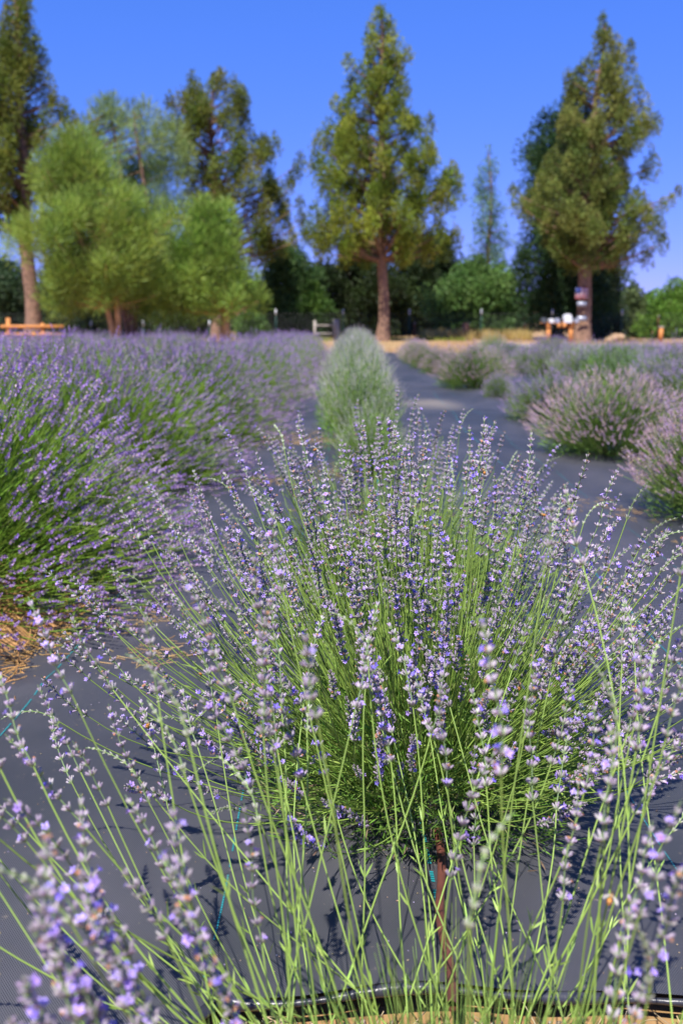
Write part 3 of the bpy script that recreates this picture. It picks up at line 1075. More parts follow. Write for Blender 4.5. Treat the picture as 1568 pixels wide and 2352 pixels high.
# ------------------------------------------------------------------ straw, litter, soil strips
def strips(name, pts, n_len, width, col, label, cat, flat=.25):
    n = len(pts)
    a = Acc()
    az = rng.uniform(0, 6.283, n)
    d = np.stack([np.cos(az), np.sin(az), rng.normal(0, flat, n)], 1)
    L = rng.uniform(*n_len, n)
    ctrl = pts + d * L[:, None] / 2 + rng.normal(0, .004, (n, 3))
    end = pts + d * L[:, None]
    end[:, 2] = np.maximum(end[:, 2], pts[:, 2] - .003)
    tubes(a, bez(pts, ctrl, end, 4), np.full(4, width), 3, vary(col, n, .35))
    o = ob(name, a.mesh(name, M_STRAW))
    tag(o, label, cat, kind='stuff')
    return o


n = 7000
yy = np.clip(rng.normal(3.4, .36, n), 2.6, 5)
xx = -1.14 - np.abs(rng.normal(0, .3, n)) - .10 * np.sin(yy * 2.3)
zz = fz(xx, yy) + .012 + rng.uniform(0, .03, n)
spill = rng.random(n) < .08
xx[spill] = -1.12 + np.abs(rng.normal(0, .08, spill.sum()))
zz[spill] = fz(xx[spill], yy[spill]) + .002
strips('straw_mulch', np.stack([xx, yy, zz], 1), (.02, .09), .0016, (.50, .29, .10), 'orange straw mulch along the foot of the left lavender row', 'straw')
a = Acc()
xs_ = np.linspace(-2.3, -.8, 70)
ys_ = np.linspace(2.2, 5.0, 110)
V, F = grid_sheet(xs_, ys_, lambda X, Y: .018 + .012 * np.sin(X * 21 + Y * 9) * np.sin(Y * 17) + .008 * np.sin(X * 40 - Y * 33) + .035 - np.clip((X + 1.17 + .1 * np.sin(Y * 2.3) + .05 * np.sin(Y * 7)) * .3, -.02, 1) - np.clip((Y - 3.9) * .1, 0, 1) - np.clip((3.0 - Y) * .15, 0, 1))
a.add(V, F, (1, 1, 1))
mb = ob('mulch_bed', a.mesh('mulch_bed', solid_mat('bark_mulch', (.34, .18, .065), .9, 0, 40, .6, .01), True))
mb['kind'] = 'structure'

pts = []
for (cx, cy, s_, m) in ((-.45, 8.6, .28, 500), (.05, 6.9, .22, 350), (-.6, 6.6, .12, 120), (.2, 5.4, .2, 250), (-.75, 3.5, .08, 60), (-.62, 3.05, .07, 60), (1.5, 5.5, .14, 90), (1.85, 4.6, .15, 100)):
    q = rng.normal(0, s_, (m, 2)) + [cx, cy]
    pts.append(np.column_stack([q, fz(q[:, 0], q[:, 1]) + .003]))
pts = np.concatenate(pts)
strips('loose_straw', pts, (.015, .06), .0015, (.45, .30, .13), 'loose straw scattered in patches on the dark fabric', 'straw', .1)

# flecks: fallen calyces, sand grains
n = 3200
q = np.column_stack([rng.uniform(-1, 2.5, n), 1.45 + rng.random(n) ** 1.5 * 5])
pos = np.column_stack([q, fz(q[:, 0], q[:, 1]) + .0015])
a = Acc()
OCT = np.array([[1, 0, 0], [0, 1, 0], [-1, 0, 0], [0, -1, 0], [0, 0, .7], [0, 0, -.5]])
OCF = [[0, 1, 4], [1, 2, 4], [2, 3, 4], [3, 0, 4], [1, 0, 5], [2, 1, 5], [3, 2, 5], [0, 3, 5]]
c = vary((.38, .28, .18), n, .4)
pur = rng.random(n) < .2
c[pur] = vary((.35, .3, .4), pur.sum())
scatter(a, OCT, OCF, pos, frames(rng.normal(0, 1, (n, 3)) + [0, 0, 1]), rng.uniform(.0007, .0026, n), c)
o = ob('fallen_flecks', a.mesh('fallen_flecks', M_STRAW))
tag(o, 'tiny tan grains and fallen buds sprinkled over the dark fabric', 'debris', kind='stuff')

n = 1800
q = np.column_stack([rng.uniform(-.2, 1.2, n), rng.uniform(1.2, 1.39, n)])
pos = np.column_stack([q, .002 + rng.uniform(0, .008, n)])
a = Acc()
scatter(a, OCT, OCF, pos, frames(rng.normal(0, 1, (n, 3)) + [0, 0, 1]), rng.uniform(.002, .007, n), vary((.40, .31, .22), n, .4))
o = ob('gravel', a.mesh('gravel', M_STRAW))
tag(o, 'pale crumbs of soil and straw in front of the fabric edge', 'gravel', kind='stuff')
n = 500
q = np.column_stack([rng.uniform(-.2, 1.2, n), rng.uniform(1.2, 1.39, n), np.full(n, .008)])
strips('fallen_straw', q, (.015, .06), .001, (.55, .44, .25), 'pale fallen straw on the soil at the bottom edge', 'straw')

# drip tube
a = Acc()
pp = [ground(1000, 1960), ground(1010, 2100), ground(1022, 2250), ground(1030, 2420)]
P = np.array([[p.x, p.y, fz(p.x, p.y) + .011] for p in pp])
t = np.linspace(0, 1, 24)
Pc = np.column_stack([np.interp(t, np.linspace(0, 1, 4), P[:, k]) for k in range(3)])
Pc[:, 0] += .006 * np.sin(t * 9)
Pc[:, 2] += .004 * np.sin(t * 14)
tube1(a, Pc, np.full(24, .0088), 12, (1, 1, 1))
o = ob('drip_tube', a.mesh('drip_tube', M_HOSE, True))
tag(o, 'reddish brown irrigation tube running out from under the large lavender plant', 'irrigation tube')

# ------------------------------------------------------------------ bees
def bee_protos():
    prof = [(-.0065, .0003), (-.006, .0011), (-.005, .0018), (-.0038, .0022), (-.0025, .0023), (-.0012, .0020), (-.0004, .0013), (0, .0008), (.0005, .0016), (.0014, .0022), (.0025, .0023), (.0035, .0018), (.004, .0009), (.0044, .0014), (.0052, .0018), (.0060, .0015), (.0066, .0006)]
    a = Acc()
    V, C_ = [], []
    for i, (x, r) in enumerate(prof):
        for k in range(10):
            an = k * .62832
            V.append([x, r * math.cos(an), r * .9 * math.sin(an) - (.0006 if x < -.002 else 0)])
            if x < -.0002:
                col = (.50, .20, .025) if (i % 2 and i < 7) or i in (4, 5) else (.035, .02, .012)
            elif x < .0039:
                col = (.30, .19, .08)
            else:
                col = (.05, .035, .025)
            C_.append(col)
    F = []
    for i in range(len(prof) - 1):
        for k in range(10):
            F.append([i * 10 + k, i * 10 + (k + 1) % 10, i * 10 + 10 + (k + 1) % 10, i * 10 + 10 + k])
    a.add(V, F, np.array(C_))
    body = a.mesh('body', M_VC, True)
    wings = []
    for L, W in ((.009, .003), (.0065, .0022)):
        a = Acc()
        V = [[0, 0, 0], [-.25 * L, .5 * W, .0006], [-.7 * L, 1.0 * W, .0008], [-L, .55 * W, .0006], [-.85 * L, 0, .0004], [-.4 * L, -.15 * W, .0002]]
        a.add(V, [[0, 1, 5, 5]], (.5, .5, .5)) if False else None
        a.add(V, [[0, 1, 2, 5], [5, 2, 3, 4]], (.55, .52, .46))
        wings.append(a.mesh('wing', M_WING))
    a = Acc()
    tube1(a, [[0, 0, 0], [.0008, .002, -.0003], [.0002, .0032, -.003], [-.0006, .0036, -.0048]], [.0003, .0003, .00025, .00015], 5, (.06, .035, .02))
    leg = a.mesh('leg', M_VC, True)
    a = Acc()
    tube1(a, [[0, 0, 0], [.0012, .0003, .0006], [.0024, .0008, .0002]], [.00015, .00013, .0001], 4, (.03, .02, .015))
    ant = a.mesh('antenna', M_VC, True)
    return body, wings, leg, ant


M_WING, nt_, b_, o_ = new_mat('bee_wing')
b_.inputs['Base Color'].default_value = (.6, .56, .5, 1)
b_.inputs['Roughness'].default_value = .25
b_.inputs['Alpha'].default_value = .45
BEE = bee_protos()


def bee(pos, rx, rz, label, s=1.0):
    e = bpy.data.objects.new('honey_bee', None)
    COL.objects.link(e)
    e.location = pos
    e.rotation_euler = (rx, random.uniform(-.9, .9), rz)
    e.scale = (s, s, s)
    e.empty_display_size = .01
    tag(e, label, 'bee', 'honey bees on the lavender')
    ob('body', BEE[0], e)
    for sd_ in (1, -1):
        for wi, me in enumerate(BEE[1]):
            w = ob('wing', me, e)
            w.location = (.0024 - wi * .001, sd_ * .0012, .0018)
            w.rotation_euler = (sd_ * .25, 0, -sd_ * (.5 + wi * .25))
            w.scale = (1, sd_, 1)
        for lx, rot in ((.003, .5), (.0018, 0), (.0006, -.6)):
            g_ = ob('leg', BEE[2], e)
            g_.location = (lx, sd_ * .0012, -.001)
            g_.scale = (1, sd_, 1)
            g_.rotation_euler = (0, 0, sd_ * rot)
        t_ = ob('antenna', BEE[3], e)
        t_.location = (.0062, sd_ * .0005, .0005)
        t_.scale = (1, sd_, 1)
    return e


spots = [(s, 'm') for s in main_spots] + [(s, 'n') for s in near_spots] + [(s, 'b') for s in back_spots]
bees = [
    (1190, 1575, 1.35, 'm', 'honey bee with an orange banded abdomen hanging head up on the right centre blooms'),
    (462, 1548, 1.3, 'm', 'honey bee clinging to a flower whorl left of centre'),
    (343, 1665, 1.5, 'n', 'large blurred orange honey bee hovering over the stems at lower left'),
    (905, 1425, 1.3, 'm', 'honey bee among the upright spikes just right of the picture centre'),
    (1252, 1180, 1.5, 'm', 'blurred orange honey bee at the upper right of the large plant'),
    (1367, 1305, 1.4, 'm', 'honey bee flying beside the rightmost drooping stems of the large plant'),
    (1110, 1085, 1.4, 'm', 'blurred honey bee high on a tall spike right of centre'),
    (725, 1035, 1.4, 'm', 'blurred honey bee on the topmost spikes left of centre'),
    (1396, 2060, 1.3, 'n', 'honey bee low down at right, over the dark fabric'),
    (885, 1180, 1.2, 'm', 'small dark honey bee on the tip of a centre spike'),
]
for (px, py, s, w, lab) in bees:
    best = min(spots, key=lambda q: (project(q[0])[0] - px) ** 2 + (project(q[0])[1] - py) ** 2 + (0 if q[1] == w else 4000))
    P_ = best[0]
    p3 = at(px, py, P_.y)
    pos = p3 if (p3 - P_).length > .03 else P_
    pos = pos + Vector((0, -.009, .004))
    bee(pos, random.uniform(.3, .9), random.uniform(1.0, 2.2) if px != 1190 else 1.5, lab, s)

# ------------------------------------------------------------------ trees
def lobe_foliage(acc, centers, radii, per, L, W, c1, c2, up=.5, droop=0.0, blades=2, point=.0, nz=.55):
    """sprays spread through each lobe's outer shell"""
    n = len(centers)
    for k in range(n):
        m = int(per * (radii[k, 0] / radii[:, 0].mean()) ** 1.5)
        d = rng.normal(0, 1, (m, 3))
        d /= np.linalg.norm(d, axis=1, keepdims=True)
        off = d * rng.uniform(.02, 1.08, (m, 1)) ** .55
        off[:, :2] *= (1.0 - point * np.clip(off[:, 2:3] + .2, 0, 1.1))
        pos = centers[k] + off * radii[k]
        base = (np.asarray(c1) + (np.asarray(c2) - np.asarray(c1)) * rng.random()) * rng.uniform(.72, 1.15)
        col = vary(base, m, .25)
        for b_ in range(blades):
            dd = d * .8 + rng.normal(0, nz, (m, 3)) + np.array([0, 0, up])
            scatter(acc, KITE, [[0, 1, 2, 3]], pos, frames(dd), np.stack([rng.uniform(.7, 1.3, m) * W, rng.uniform(.7, 1.3, m) * L, rng.uniform(.7, 1.3, m) * L], 1), col)


def tree(name, label, cat, group, trunk_px, Y, rows, nl, lr, per, L, W, c1, c2, mat, bark, tr=.3, up=.5, extra=(), lean_top=None, depth=.85, multi=1, limbs=True, rmin=.25, bare=0.0, vstretch=1.25, point=0.0, rag=.16, nz=.55):
    """rows: (py, pxl, pxr) outline of the crown at distance Y; converted to metres round the trunk"""
    base = ground(trunk_px[0], trunk_px[1])
    base = Vector((at(trunk_px[0], trunk_px[1], Y).x, Y, 0))
    e = bpy.data.objects.new(name, None)
    COL.objects.link(e)
    e.location = base
    tag(e, label, cat, group)
    rw = []
    for (py, l, r) in rows:
        pl, pr = at(l, py, Y), at(r, py, Y)
        rw.append((pl.z, pl.x - base.x, pr.x - base.x))
    rw.sort()
    rw = np.array(rw)
    zs = np.linspace(rw[0, 0], rw[-1, 0], 200)
    lx, rx = np.interp(zs, rw[:, 0], rw[:, 1]), np.interp(zs, rw[:, 0], rw[:, 2])
    wgt = (rx - lx) ** 1.25 + .25
    cdf = np.cumsum(wgt)
    cdf /= cdf[-1]
    z = np.interp((np.arange(nl) + rng.random(nl)) / nl, cdf, zs)
    l, r = np.interp(z, zs, lx), np.interp(z, zs, rx)
    cxm, hw = (l + r) / 2, (r - l) / 2
    az = rng.uniform(0, 6.283, nl)
    rf = rng.uniform(rmin, 1, nl) ** .55
    if rag:
        ph = rng.uniform(0, 6.28, 4)
        k_ = 1 + rag * (np.sin(z * 2.6 + 2.0 * np.sin(az + ph[0]) + ph[1]) * .6 + np.sin(z * 5.3 + az * 3 + ph[2]) * .4)
        hw = hw * np.clip(k_, .45, 1.3)
    rad = lr * rng.uniform(.6, 1.35, nl)
    rad = np.minimum(rad, np.maximum(hw * .75, lr * .45))
    hw2 = np.maximum(hw - rad * .35, .05)
    cen = np.stack([cxm + hw2 * rf * np.cos(az), hw2 * rf * np.sin(az) * depth, z], 1)
    radii = np.stack([rad, rad, rad * vstretch], 1)
    if len(extra):
        ex, er = [], []
        for (px, py, k) in extra:
            p = at(px, py, Y)
            ex.append([p.x - base.x, rng.uniform(-.5, .5), p.z])
            er.append([k * lr, k * lr, k * lr * vstretch])
        cen = np.vstack([cen, ex])
        radii = np.vstack([radii, er])
    a = Acc()
    lobe_foliage(a, cen, radii, per, L, W, c1, c2, up, point=point, nz=nz)
    me = a.mesh('crown', mat)
    ob('crown', me, e)
    topz = rw[-1, 0]
    topx = (rw[-1, 1] + rw[-1, 2]) / 2
    a = Acc()
    zt = np.linspace(-.1, topz * .97, 14)
    f = zt / topz
    for mI in range(multi):
        off = 0 if multi == 1 else (mI - (multi - 1) / 2) * .9
        tx = topx * np.clip(f, 0, 1) ** 1.6 + off * np.clip(f * 2.2, 0, 1) + .08 * np.sin(zt * 1.1 + mI)
        ty = .1 * np.sin(zt * .8 + mI * 2)
        rr = tr * (1 - np.clip(f, 0, 1)) ** .8 * (1 if multi == 1 else .6) + .02
        rr[0] *= 1.45
        if mI == 0:
            trunk_line = np.stack([tx, ty, zt], 1)
        tube1(a, np.stack([tx, ty, zt], 1), rr, 12, (1, 1, 1))
    ob('trunk', a.mesh('trunk', bark, True), e)
    if limbs:
        a = Acc()
        m = len(cen)
        ne = len(extra)
        sel = np.concatenate([rng.choice(m - ne, min(m - ne, 150), replace=False), np.arange(m - ne, m)])
        c = cen[sel]
        hz = np.hypot(c[:, 0], c[:, 1])
        z0 = np.clip(c[:, 2] - hz * rng.uniform(.25, .9, len(c)), rw[0, 0] * .93, topz * .93)
        st = np.stack([np.interp(z0, trunk_line[:, 2], trunk_line[:, 0]), np.interp(z0, trunk_line[:, 2], trunk_line[:, 1]), z0], 1)
        mid = (st + c) / 2 - np.array([0, 0, 1]) * (hz * .08)[:, None]
        tubes(a, bez(st, mid, c, 6), np.linspace(1, .2, 6)[None] * (tr * .22 + .01 * rng.random(len(c)))[:, None], 6, np.ones((len(c), 3)))
        lo = ob('branches', a.mesh('branches', bark, True), e)
        lo['kind'] = 'stuff'
    return e


GJ = 'tall junipers along the fence'
JUN1, JUN2 = (.17, .22, .03), (.36, .38, .05)
tree('juniper_tree', 'tall juniper in the middle of the picture with a bare reddish trunk', 'juniper tree', GJ, (878, 782), 45,
     [(12, 862, 884), (60, 845, 905), (105, 838, 925), (150, 800, 935), (200, 782, 948), (250, 772, 960), (300, 738, 985), (350, 722, 1005), (400, 716, 1060), (440, 714, 1068), (480, 712, 1055), (520, 705, 1035), (560, 715, 1020), (585, 760, 990)],
     225, .43, 170, .13, .055, JUN1, JUN2, M_JUN, M_BARK, point=.42, vstretch=1.5, rag=.10, tr=.235, up=.7, extra=[(1040, 405, 1), (1052, 440, 1.1), (985, 290, .8), (730, 330, .9), (722, 380, 1), (800, 150, .7), (935, 130, .6), (700, 540, .8), (770, 245, .8), (735, 575, .9), (790, 592, .9), (930, 590, .8), (980, 585, .9), (1020, 575, .9), (1045, 545, .9), (840, 600, .7)], rmin=.12)
tree('juniper_tree', 'big juniper at right with a flag board on its trunk and a branch reaching right', 'juniper tree', GJ, (1335, 775), 46,
     [(42, 1378, 1396), (80, 1362, 1412), (120, 1355, 1420), (160, 1320, 1440), (210, 1296, 1462), (260, 1272, 1482), (310, 1262, 1508), (360, 1250, 1500), (410, 1225, 1492), (450, 1195, 1470), (490, 1188, 1490), (530, 1200, 1515), (570, 1230, 1500), (605, 1290, 1480)],
     225, .43, 175, .13, .055, (.15, .19, .042), (.31, .31, .075), M_JUN, M_BARK, point=.42, vstretch=1.5, rag=.12, tr=.33, up=.6,
     extra=[(1446, 110, .6), (1450, 150, .7), (1458, 200, .7), (1300, 185, .7), (1500, 290, .8), (1540, 460, .5), (1560, 438, .45), (1520, 475, .6), (1498, 490, .7), (1515, 560, .9), (1490, 590, .9), (1185, 470, .9), (1178, 440, .6), (1505, 520, .8)], rmin=.15)
tree('juniper_tree', 'juniper cut by the left edge of the picture, taller than its neighbours', 'juniper tree', GJ, (75, 775), 44,
     [(-60, 25, 40), (0, 8, 62), (60, 0, 80), (120, -25, 100), (180, -50, 115), (240, -60, 130), (300, -80, 120), (360, -90, 125), (420, -90, 120), (480, -70, 100), (520, -40, 60)],
     140, .43, 190, .13, .055, (.15, .19, .035), (.27, .28, .045), M_JUN, M_BARK, point=.42, vstretch=1.7, tr=.34, up=.6, extra=[(150, 265, 1), (170, 290, .9), (95, 130, .6), (125, 230, .8), (140, 270, .8)], rmin=.15)
tree('juniper_tree', 'round topped open juniper behind the light green willows', 'juniper tree', GJ, (495, 775), 50,
     [(178, 470, 505), (205, 420, 570), (250, 385, 608), (300, 385, 628), (350, 395, 640), (400, 405, 640), (450, 415, 650), (500, 425, 665), (550, 440, 665), (595, 480, 600)],
     150, .42, 170, .13, .055, (.15, .19, .035), (.28, .28, .05), M_JUN, M_BARK, point=.42, vstretch=1.6, rag=.10, tr=.22, up=.8,
     extra=[(392, 235, .7), (400, 270, .7), (425, 225, .6), (487, 195, .7), (560, 225, .7), (690, 375, .8), (680, 400, .8), (665, 415, .7), (650, 490, .9), (635, 450, .8), (690, 500, .7), (670, 545, .8), (650, 580, .7), (705, 545, .6), (668, 430, .6), (655, 465, .7), (690, 470, .6), (660, 520, .6), (640, 560, .6), (700, 510, .5), (675, 555, .5)], rmin=.3)

GW = 'light green willows left of centre'
WIL1, WIL2 = (.30, .42, .08), (.30, .42, .10)
tree('willow_tree', 'tall feathery blue green willow behind the other willows', 'willow tree', GW, (300, 772), 40,
     [(240, 240, 275), (265, 225, 360), (300, 190, 400), (340, 110, 420), (390, 90, 430), (440, 80, 440), (500, 100, 440), (560, 150, 460), (620, 180, 480), (680, 200, 470)],
     115, .55, 200, .32, .022, (.28, .36, .11), (.34, .45, .18), M_WIL, M_BARK, tr=.22, up=.6, multi=3, nz=.3, rag=.3, extra=[(262, 255, .8), (340, 265, .8), (380, 300, .8), (300, 262, .8)], rmin=.2)
tree('willow_tree', 'broad bright green willow with forked tan limbs, in front of the left juniper', 'willow tree', GW, (262, 772), 36,
     [(330, 100, 230), (380, 82, 250), (430, 72, 255), (470, 70, 350), (520, 20, 370), (560, 40, 375), (600, 60, 380), (640, 80, 380), (700, 90, 380)],
     120, .55, 200, .32, .022, WIL1, (.34, .42, .07), M_WIL, M_BARKW, tr=.17, up=.6, multi=2, nz=.3, rag=.3, extra=[(160, 335, 1), (40, 540, .9), (100, 400, .9)], rmin=.2)
tree('willow_tree', 'low bushy light green tree between the willow and the small house', 'willow tree', GW, (515, 772), 38,
     [(470, 480, 520), (500, 430, 545), (560, 400, 545), (610, 380, 570), (650, 370, 595), (715, 370, 595)],
     80, .5, 190, .28, .026, (.26, .38, .07), (.32, .45, .08), M_WIL, M_BARKW, tr=.15, up=.5, rmin=.2, nz=.3, rag=.3)

GB = 'dark trees and shrubs beyond the fence'
tree('pine_tree', 'dark green pine standing close behind the right juniper', 'pine tree', GB, (1277, 772), 51,
     [(235, 1280, 1330), (280, 1230, 1360), (330, 1205, 1370), (380, 1200, 1370), (440, 1195, 1380), (500, 1200, 1390), (560, 1190, 1390), (620, 1180, 1400), (680, 1175, 1400), (745, 1180, 1395)],
     210, .62, 170, .19, .06, (.030, .070, .022), (.055, .11, .035), M_BROAD, M_BARK, tr=.25, up=.3, rmin=.05)
tree('aspen_tree', 'slender pointed blue green tree between the two big junipers', 'aspen tree', GB, (1120, 772), 54,
     [(335, 1118, 1132), (370, 1108, 1148), (420, 1090, 1160), (480, 1082, 1160), (540, 1075, 1170), (600, 1065, 1180), (660, 1050, 1190), (720, 1045, 1200), (765, 1060, 1190)],
     100, .36, 75, .13, .05, (.17, .30, .13), (.25, .38, .20), M_BROAD, M_BARK, tr=.13, up=.4, rmin=.1)
bg = [
    ('dark rounded tree filling the gap left of the tall juniper trunk', (800, 772), 58, [(560, 760, 850), (600, 730, 900), (650, 715, 930), (700, 705, 940), (765, 700, 940)], (.028, .045, .014), (.05, .08, .02)),
    ('dark tree right of the tall juniper trunk, beneath its crown', (960, 772), 60, [(540, 920, 1030), (590, 890, 1060), (640, 880, 1080), (700, 880, 1080), (765, 890, 1080)], (.035, .06, .02), (.07, .11, .03)),
    ('mid green shrub tree behind the posts left of the tall juniper', (655, 772), 56, [(565, 640, 680), (600, 615, 705), (650, 600, 730), (700, 590, 745), (765, 590, 745)], (.06, .12, .035), (.10, .18, .05)),
    ('bright green bush beneath the slender pointed tree', (1090, 772), 52, [(600, 1090, 1120), (625, 1060, 1150), (645, 1030, 1180), (650, 1000, 1190), (700, 985, 1195), (765, 985, 1195)], (.09, .17, .04), (.16, .27, .07)),
    ('dark bush right of the flag board trunk', (1370, 772), 54, [(560, 1350, 1400), (620, 1330, 1415), (680, 1330, 1425), (765, 1330, 1428)], (.03, .055, .02), (.05, .08, .03)),
    ('grey green pointed shrub near the right edge', (1455, 772), 58, [(660, 1445, 1462), (690, 1430, 1475), (720, 1420, 1485), (765, 1415, 1490)], (.12, .17, .06), (.17, .22, .09)),
    ('bright green bush at the right edge of the picture', (1540, 772), 56, [(668, 1510, 1590), (700, 1490, 1620), (730, 1482, 1640), (765, 1480, 1640)], (.11, .22, .03), (.17, .30, .04)),
    ('grey green tree behind the wooden rail at the left edge', (15, 772), 56, [(605, -30, 30), (650, -50, 70), (700, -60, 80), (765, -60, 80)], (.06, .11, .05), (.09, .15, .06)),
    ('dark shrub behind the willow trunks', (200, 772), 54, [(610, 100, 300), (650, 80, 340), (700, 80, 360), (765, 80, 360)], (.03, .05, .022), (.055, .08, .03)),
    ('dark green bush right of the willow trunks', (400, 772), 54, [(600, 330, 470), (650, 320, 500), (700, 320, 540), (765, 320, 560)], (.04, .085, .02), (.07, .13, .025)),
    ('leafy green bush partly hiding the small house', (585, 772), 50, [(730, 560, 590), (750, 545, 610), (770, 545, 615)], (.08, .16, .03), (.12, .22, .04)),
    ('low green bush close to the fence beside the tall juniper', (715, 772), 55, [(655, 700, 730), (700, 690, 750), (765, 685, 755)], (.07, .15, .03), (.12, .22, .04)),
]
for (lab, tp, Y, rows, c1, c2) in bg:
    wpx = max(r[2] - r[1] for r in rows)
    tree('leafy_tree', lab, 'tree', GB, tp, Y, rows, int(26 + wpx * (770 - rows[0][0]) / 330), .58, 150, .17, .085, c1, c2, M_BROAD, M_BARK, tr=.14, up=.35, rmin=.0, limbs=False, vstretch=1.3, rag=.38)
# a far belt of trees that closes the view under the crowns
a = Acc()
n = 620
cx_ = rng.uniform(-75, 75, n)
cy_ = rng.uniform(78, 96, n)
cz_ = rng.uniform(.6, 1, n) * (3.6 + .9 * np.sin(cx_ * .3) + .6 * np.sin(cx_ * .9)) * np.where(cx_ > 22, .45, 1)
cen = np.stack([cx_, cy_, cz_ * rng.random(n) ** .5], 1)
rad = np.repeat(rng.uniform(1.0, 1.8, (n, 1)), 3, 1)
lobe_foliage(a, cen, rad, 110, .45, .22, (.05, .085, .03), (.09, .14, .05), .3)
o = ob('far_woods', a.mesh('far_woods', M_BROAD))
tag(o, 'far belt of dark green trees closing the view behind the fence', 'woods', kind='stuff')

# distant hill
a = Acc()
n = 60
hx = np.linspace(-1500, 3200, n)
hh = 20 + 25 * np.exp(-((hx - 900) / 260) ** 2) + 60 * np.exp(-((hx - 1150) / 260) ** 2) + 8 * np.sin(hx * .011) + 5 * np.sin(hx * .031)
rows_ = []
for k, (dy, f) in enumerate(((-900, 0), (-500, .35), (-200, .8), (0, 1), (400, .7), (1200, 0))):
    rows_.append(np.stack([hx, np.full(n, 3300.0 + dy), hh * f * (1 + .08 * np.sin(hx * .02 + k)) - 2], 1))
V = np.concatenate(rows_)
F = [[k * n + i, k * n + i + 1, (k + 1) * n + i + 1, (k + 1) * n + i] for k in range(5) for i in range(n - 1)]
a.add(V, F, (1, 1, 1))
hl = ob('hills', a.mesh('hills', solid_mat('haze_tinted_hills', (.23, .22, .27), .95, 0, .01, .2), True))  # blue-grey of distance haze painted into the hills' base colour
hl['kind'] = 'structure'

# ------------------------------------------------------------------ fence, gate, stand and small things
def thing(name, label, cat, loc=(0, 0, 0), group=None, rz=0):
    e = bpy.data.objects.new(name, None)
    COL.objects.link(e)
    e.location = loc
    e.rotation_euler.z = rz
    return tag(e, label, cat, group)


FY = 48.5
fence = thing('wire_fence', 'long wire fence on white tipped green steel posts in front of the trees', 'fence', (0, FY, 0))


def tpost_mesh(h, w=.045):
    a = Acc()
    box(a, (0, 0, h / 2 - .05), (w, .008, h + .1), (1, 1, 1))
    box(a, (0, .022, h / 2 - .05), (.01, .034, h + .1), (1, 1, 1))
    for k in range(int(h / .12)):
        box(a, (0, -.008, .1 + k * .12), (.03, .010, .02), (1, 1, 1))
    return a.mesh('post', M_GREENP)


a = Acc()
box(a, (0, 0, 0), (.062, .022, .27), (1, 1, 1))
CAP = a.mesh('white_tip', M_WHITE)
a = Acc()
box(a, (0, 0, 0), (.055, .02, .1), (1, 1, 1))
CAP2 = a.mesh('pale_tip', M_GREYWOOD)
TP = tpost_mesh(1.5)
a = Acc()
tube1(a, [[0, 0, -.1], [0, 0, .95]], [.032, .032], 8, (1, 1, 1))
RP = a.mesh('rusty_post', M_RUST)
for px in (-150, -20, 90, 208, 328, 480, 633, 788, 940, 1105, 1268, 1428, 1590, 1750):
    top = 712 if px > 600 else 738
    x = at(px, 712, FY).x
    h = at(px, top, FY).z
    p = ob('post', TP, fence, (x, 0, h - 1.5))
    ob('white_tip', CAP, p, (0, -.012, 1.5 - .10))
for px, tp in ((826, 740), (952, 739), (1077, 741), (1204, 741), (1511, 724)):
    x = at(px, 740, FY).x
    p = ob('rusty_post', RP, fence, (x, .05, at(px, tp, FY).z - .95))
    ob('pale_tip', CAP2, p, (0, -.03, .9))
a = Acc()
x0_, x1_ = at(-150, 700, FY).x, at(1750, 700, FY).x
for z in (.12, .28, .44, .6, .76, .92, 1.08, 1.25):
    tube1(a, [[x0_, -.02, z], [(x0_ + x1_) / 2, -.02, z - .01], [x1_, -.02, z]], [.003] * 3, 3, (1, 1, 1))
nx = int((x1_ - x0_) / .15)
P = np.zeros((nx, 2, 3))
P[:, :, 0] = (x0_ + np.arange(nx) * .15)[:, None]
P[:, 0, 2], P[:, 1, 2] = .1, 1.08
P[:, :, 1] = -.021
tubes(a, P, np.full(2, .002), 3, np.ones((nx, 3)))
w = ob('wire_mesh', a.mesh('wire_mesh', M_WIRE), fence)
w['kind'] = 'stuff'

# wooden rail at the left
p0, p1 = at(22, 776, 42), at(100, 776, 42)
rf = thing('wooden_rail_fence', 'short orange timber rail fence beside the left juniper trunk', 'fence', (p0.x, 42, 0))
for nm, cx, w_, h_ in (('post', 0, .16, at(22, 730, 42).z), ('post', p1.x - p0.x, .13, at(90, 742, 42).z)):
    a = Acc()
    box(a, (cx, 0, h_ / 2 - .05), (w_, w_, h_ + .1), (1, 1, 1), .2)
    ob(nm, a.mesh(nm, M_WOOD), rf)
for zpy in (750, 768):
    a = Acc()
    zz_ = at(22, zpy, 42).z
    box(a, ((p1.x - p0.x) / 2 + .3, -.1, zz_), (p1.x - p0.x + 1.2, .05, .13), (1, 1, 1))
    ob('rail', a.mesh('rail', M_WOOD), rf)

# pale pipe gate
p0, p1 = at(723, 785, 47), at(772, 785, 47)
gt = thing('pipe_gate', 'small pale gate frame of two posts and rails, left of the tall juniper', 'gate', (p0.x, 47, 0))
for cx, h_ in ((0, .95), (p1.x - p0.x, 1.0)):
    a = Acc()
    box(a, (cx, 0, h_ / 2), (.12 if cx == 0 else .3, .1, h_), (1, 1, 1))
    ob('gate_post', a.mesh('gate_post', M_GREYWOOD), gt)
for z in (.35, .72):
    a = Acc()
    tube1(a, [[0, -.06, z], [p1.x - p0.x, -.06, z]], [.03, .03], 8, (1, 1, 1))
    ob('rail', a.mesh('rail', M_GREYWOOD), gt)

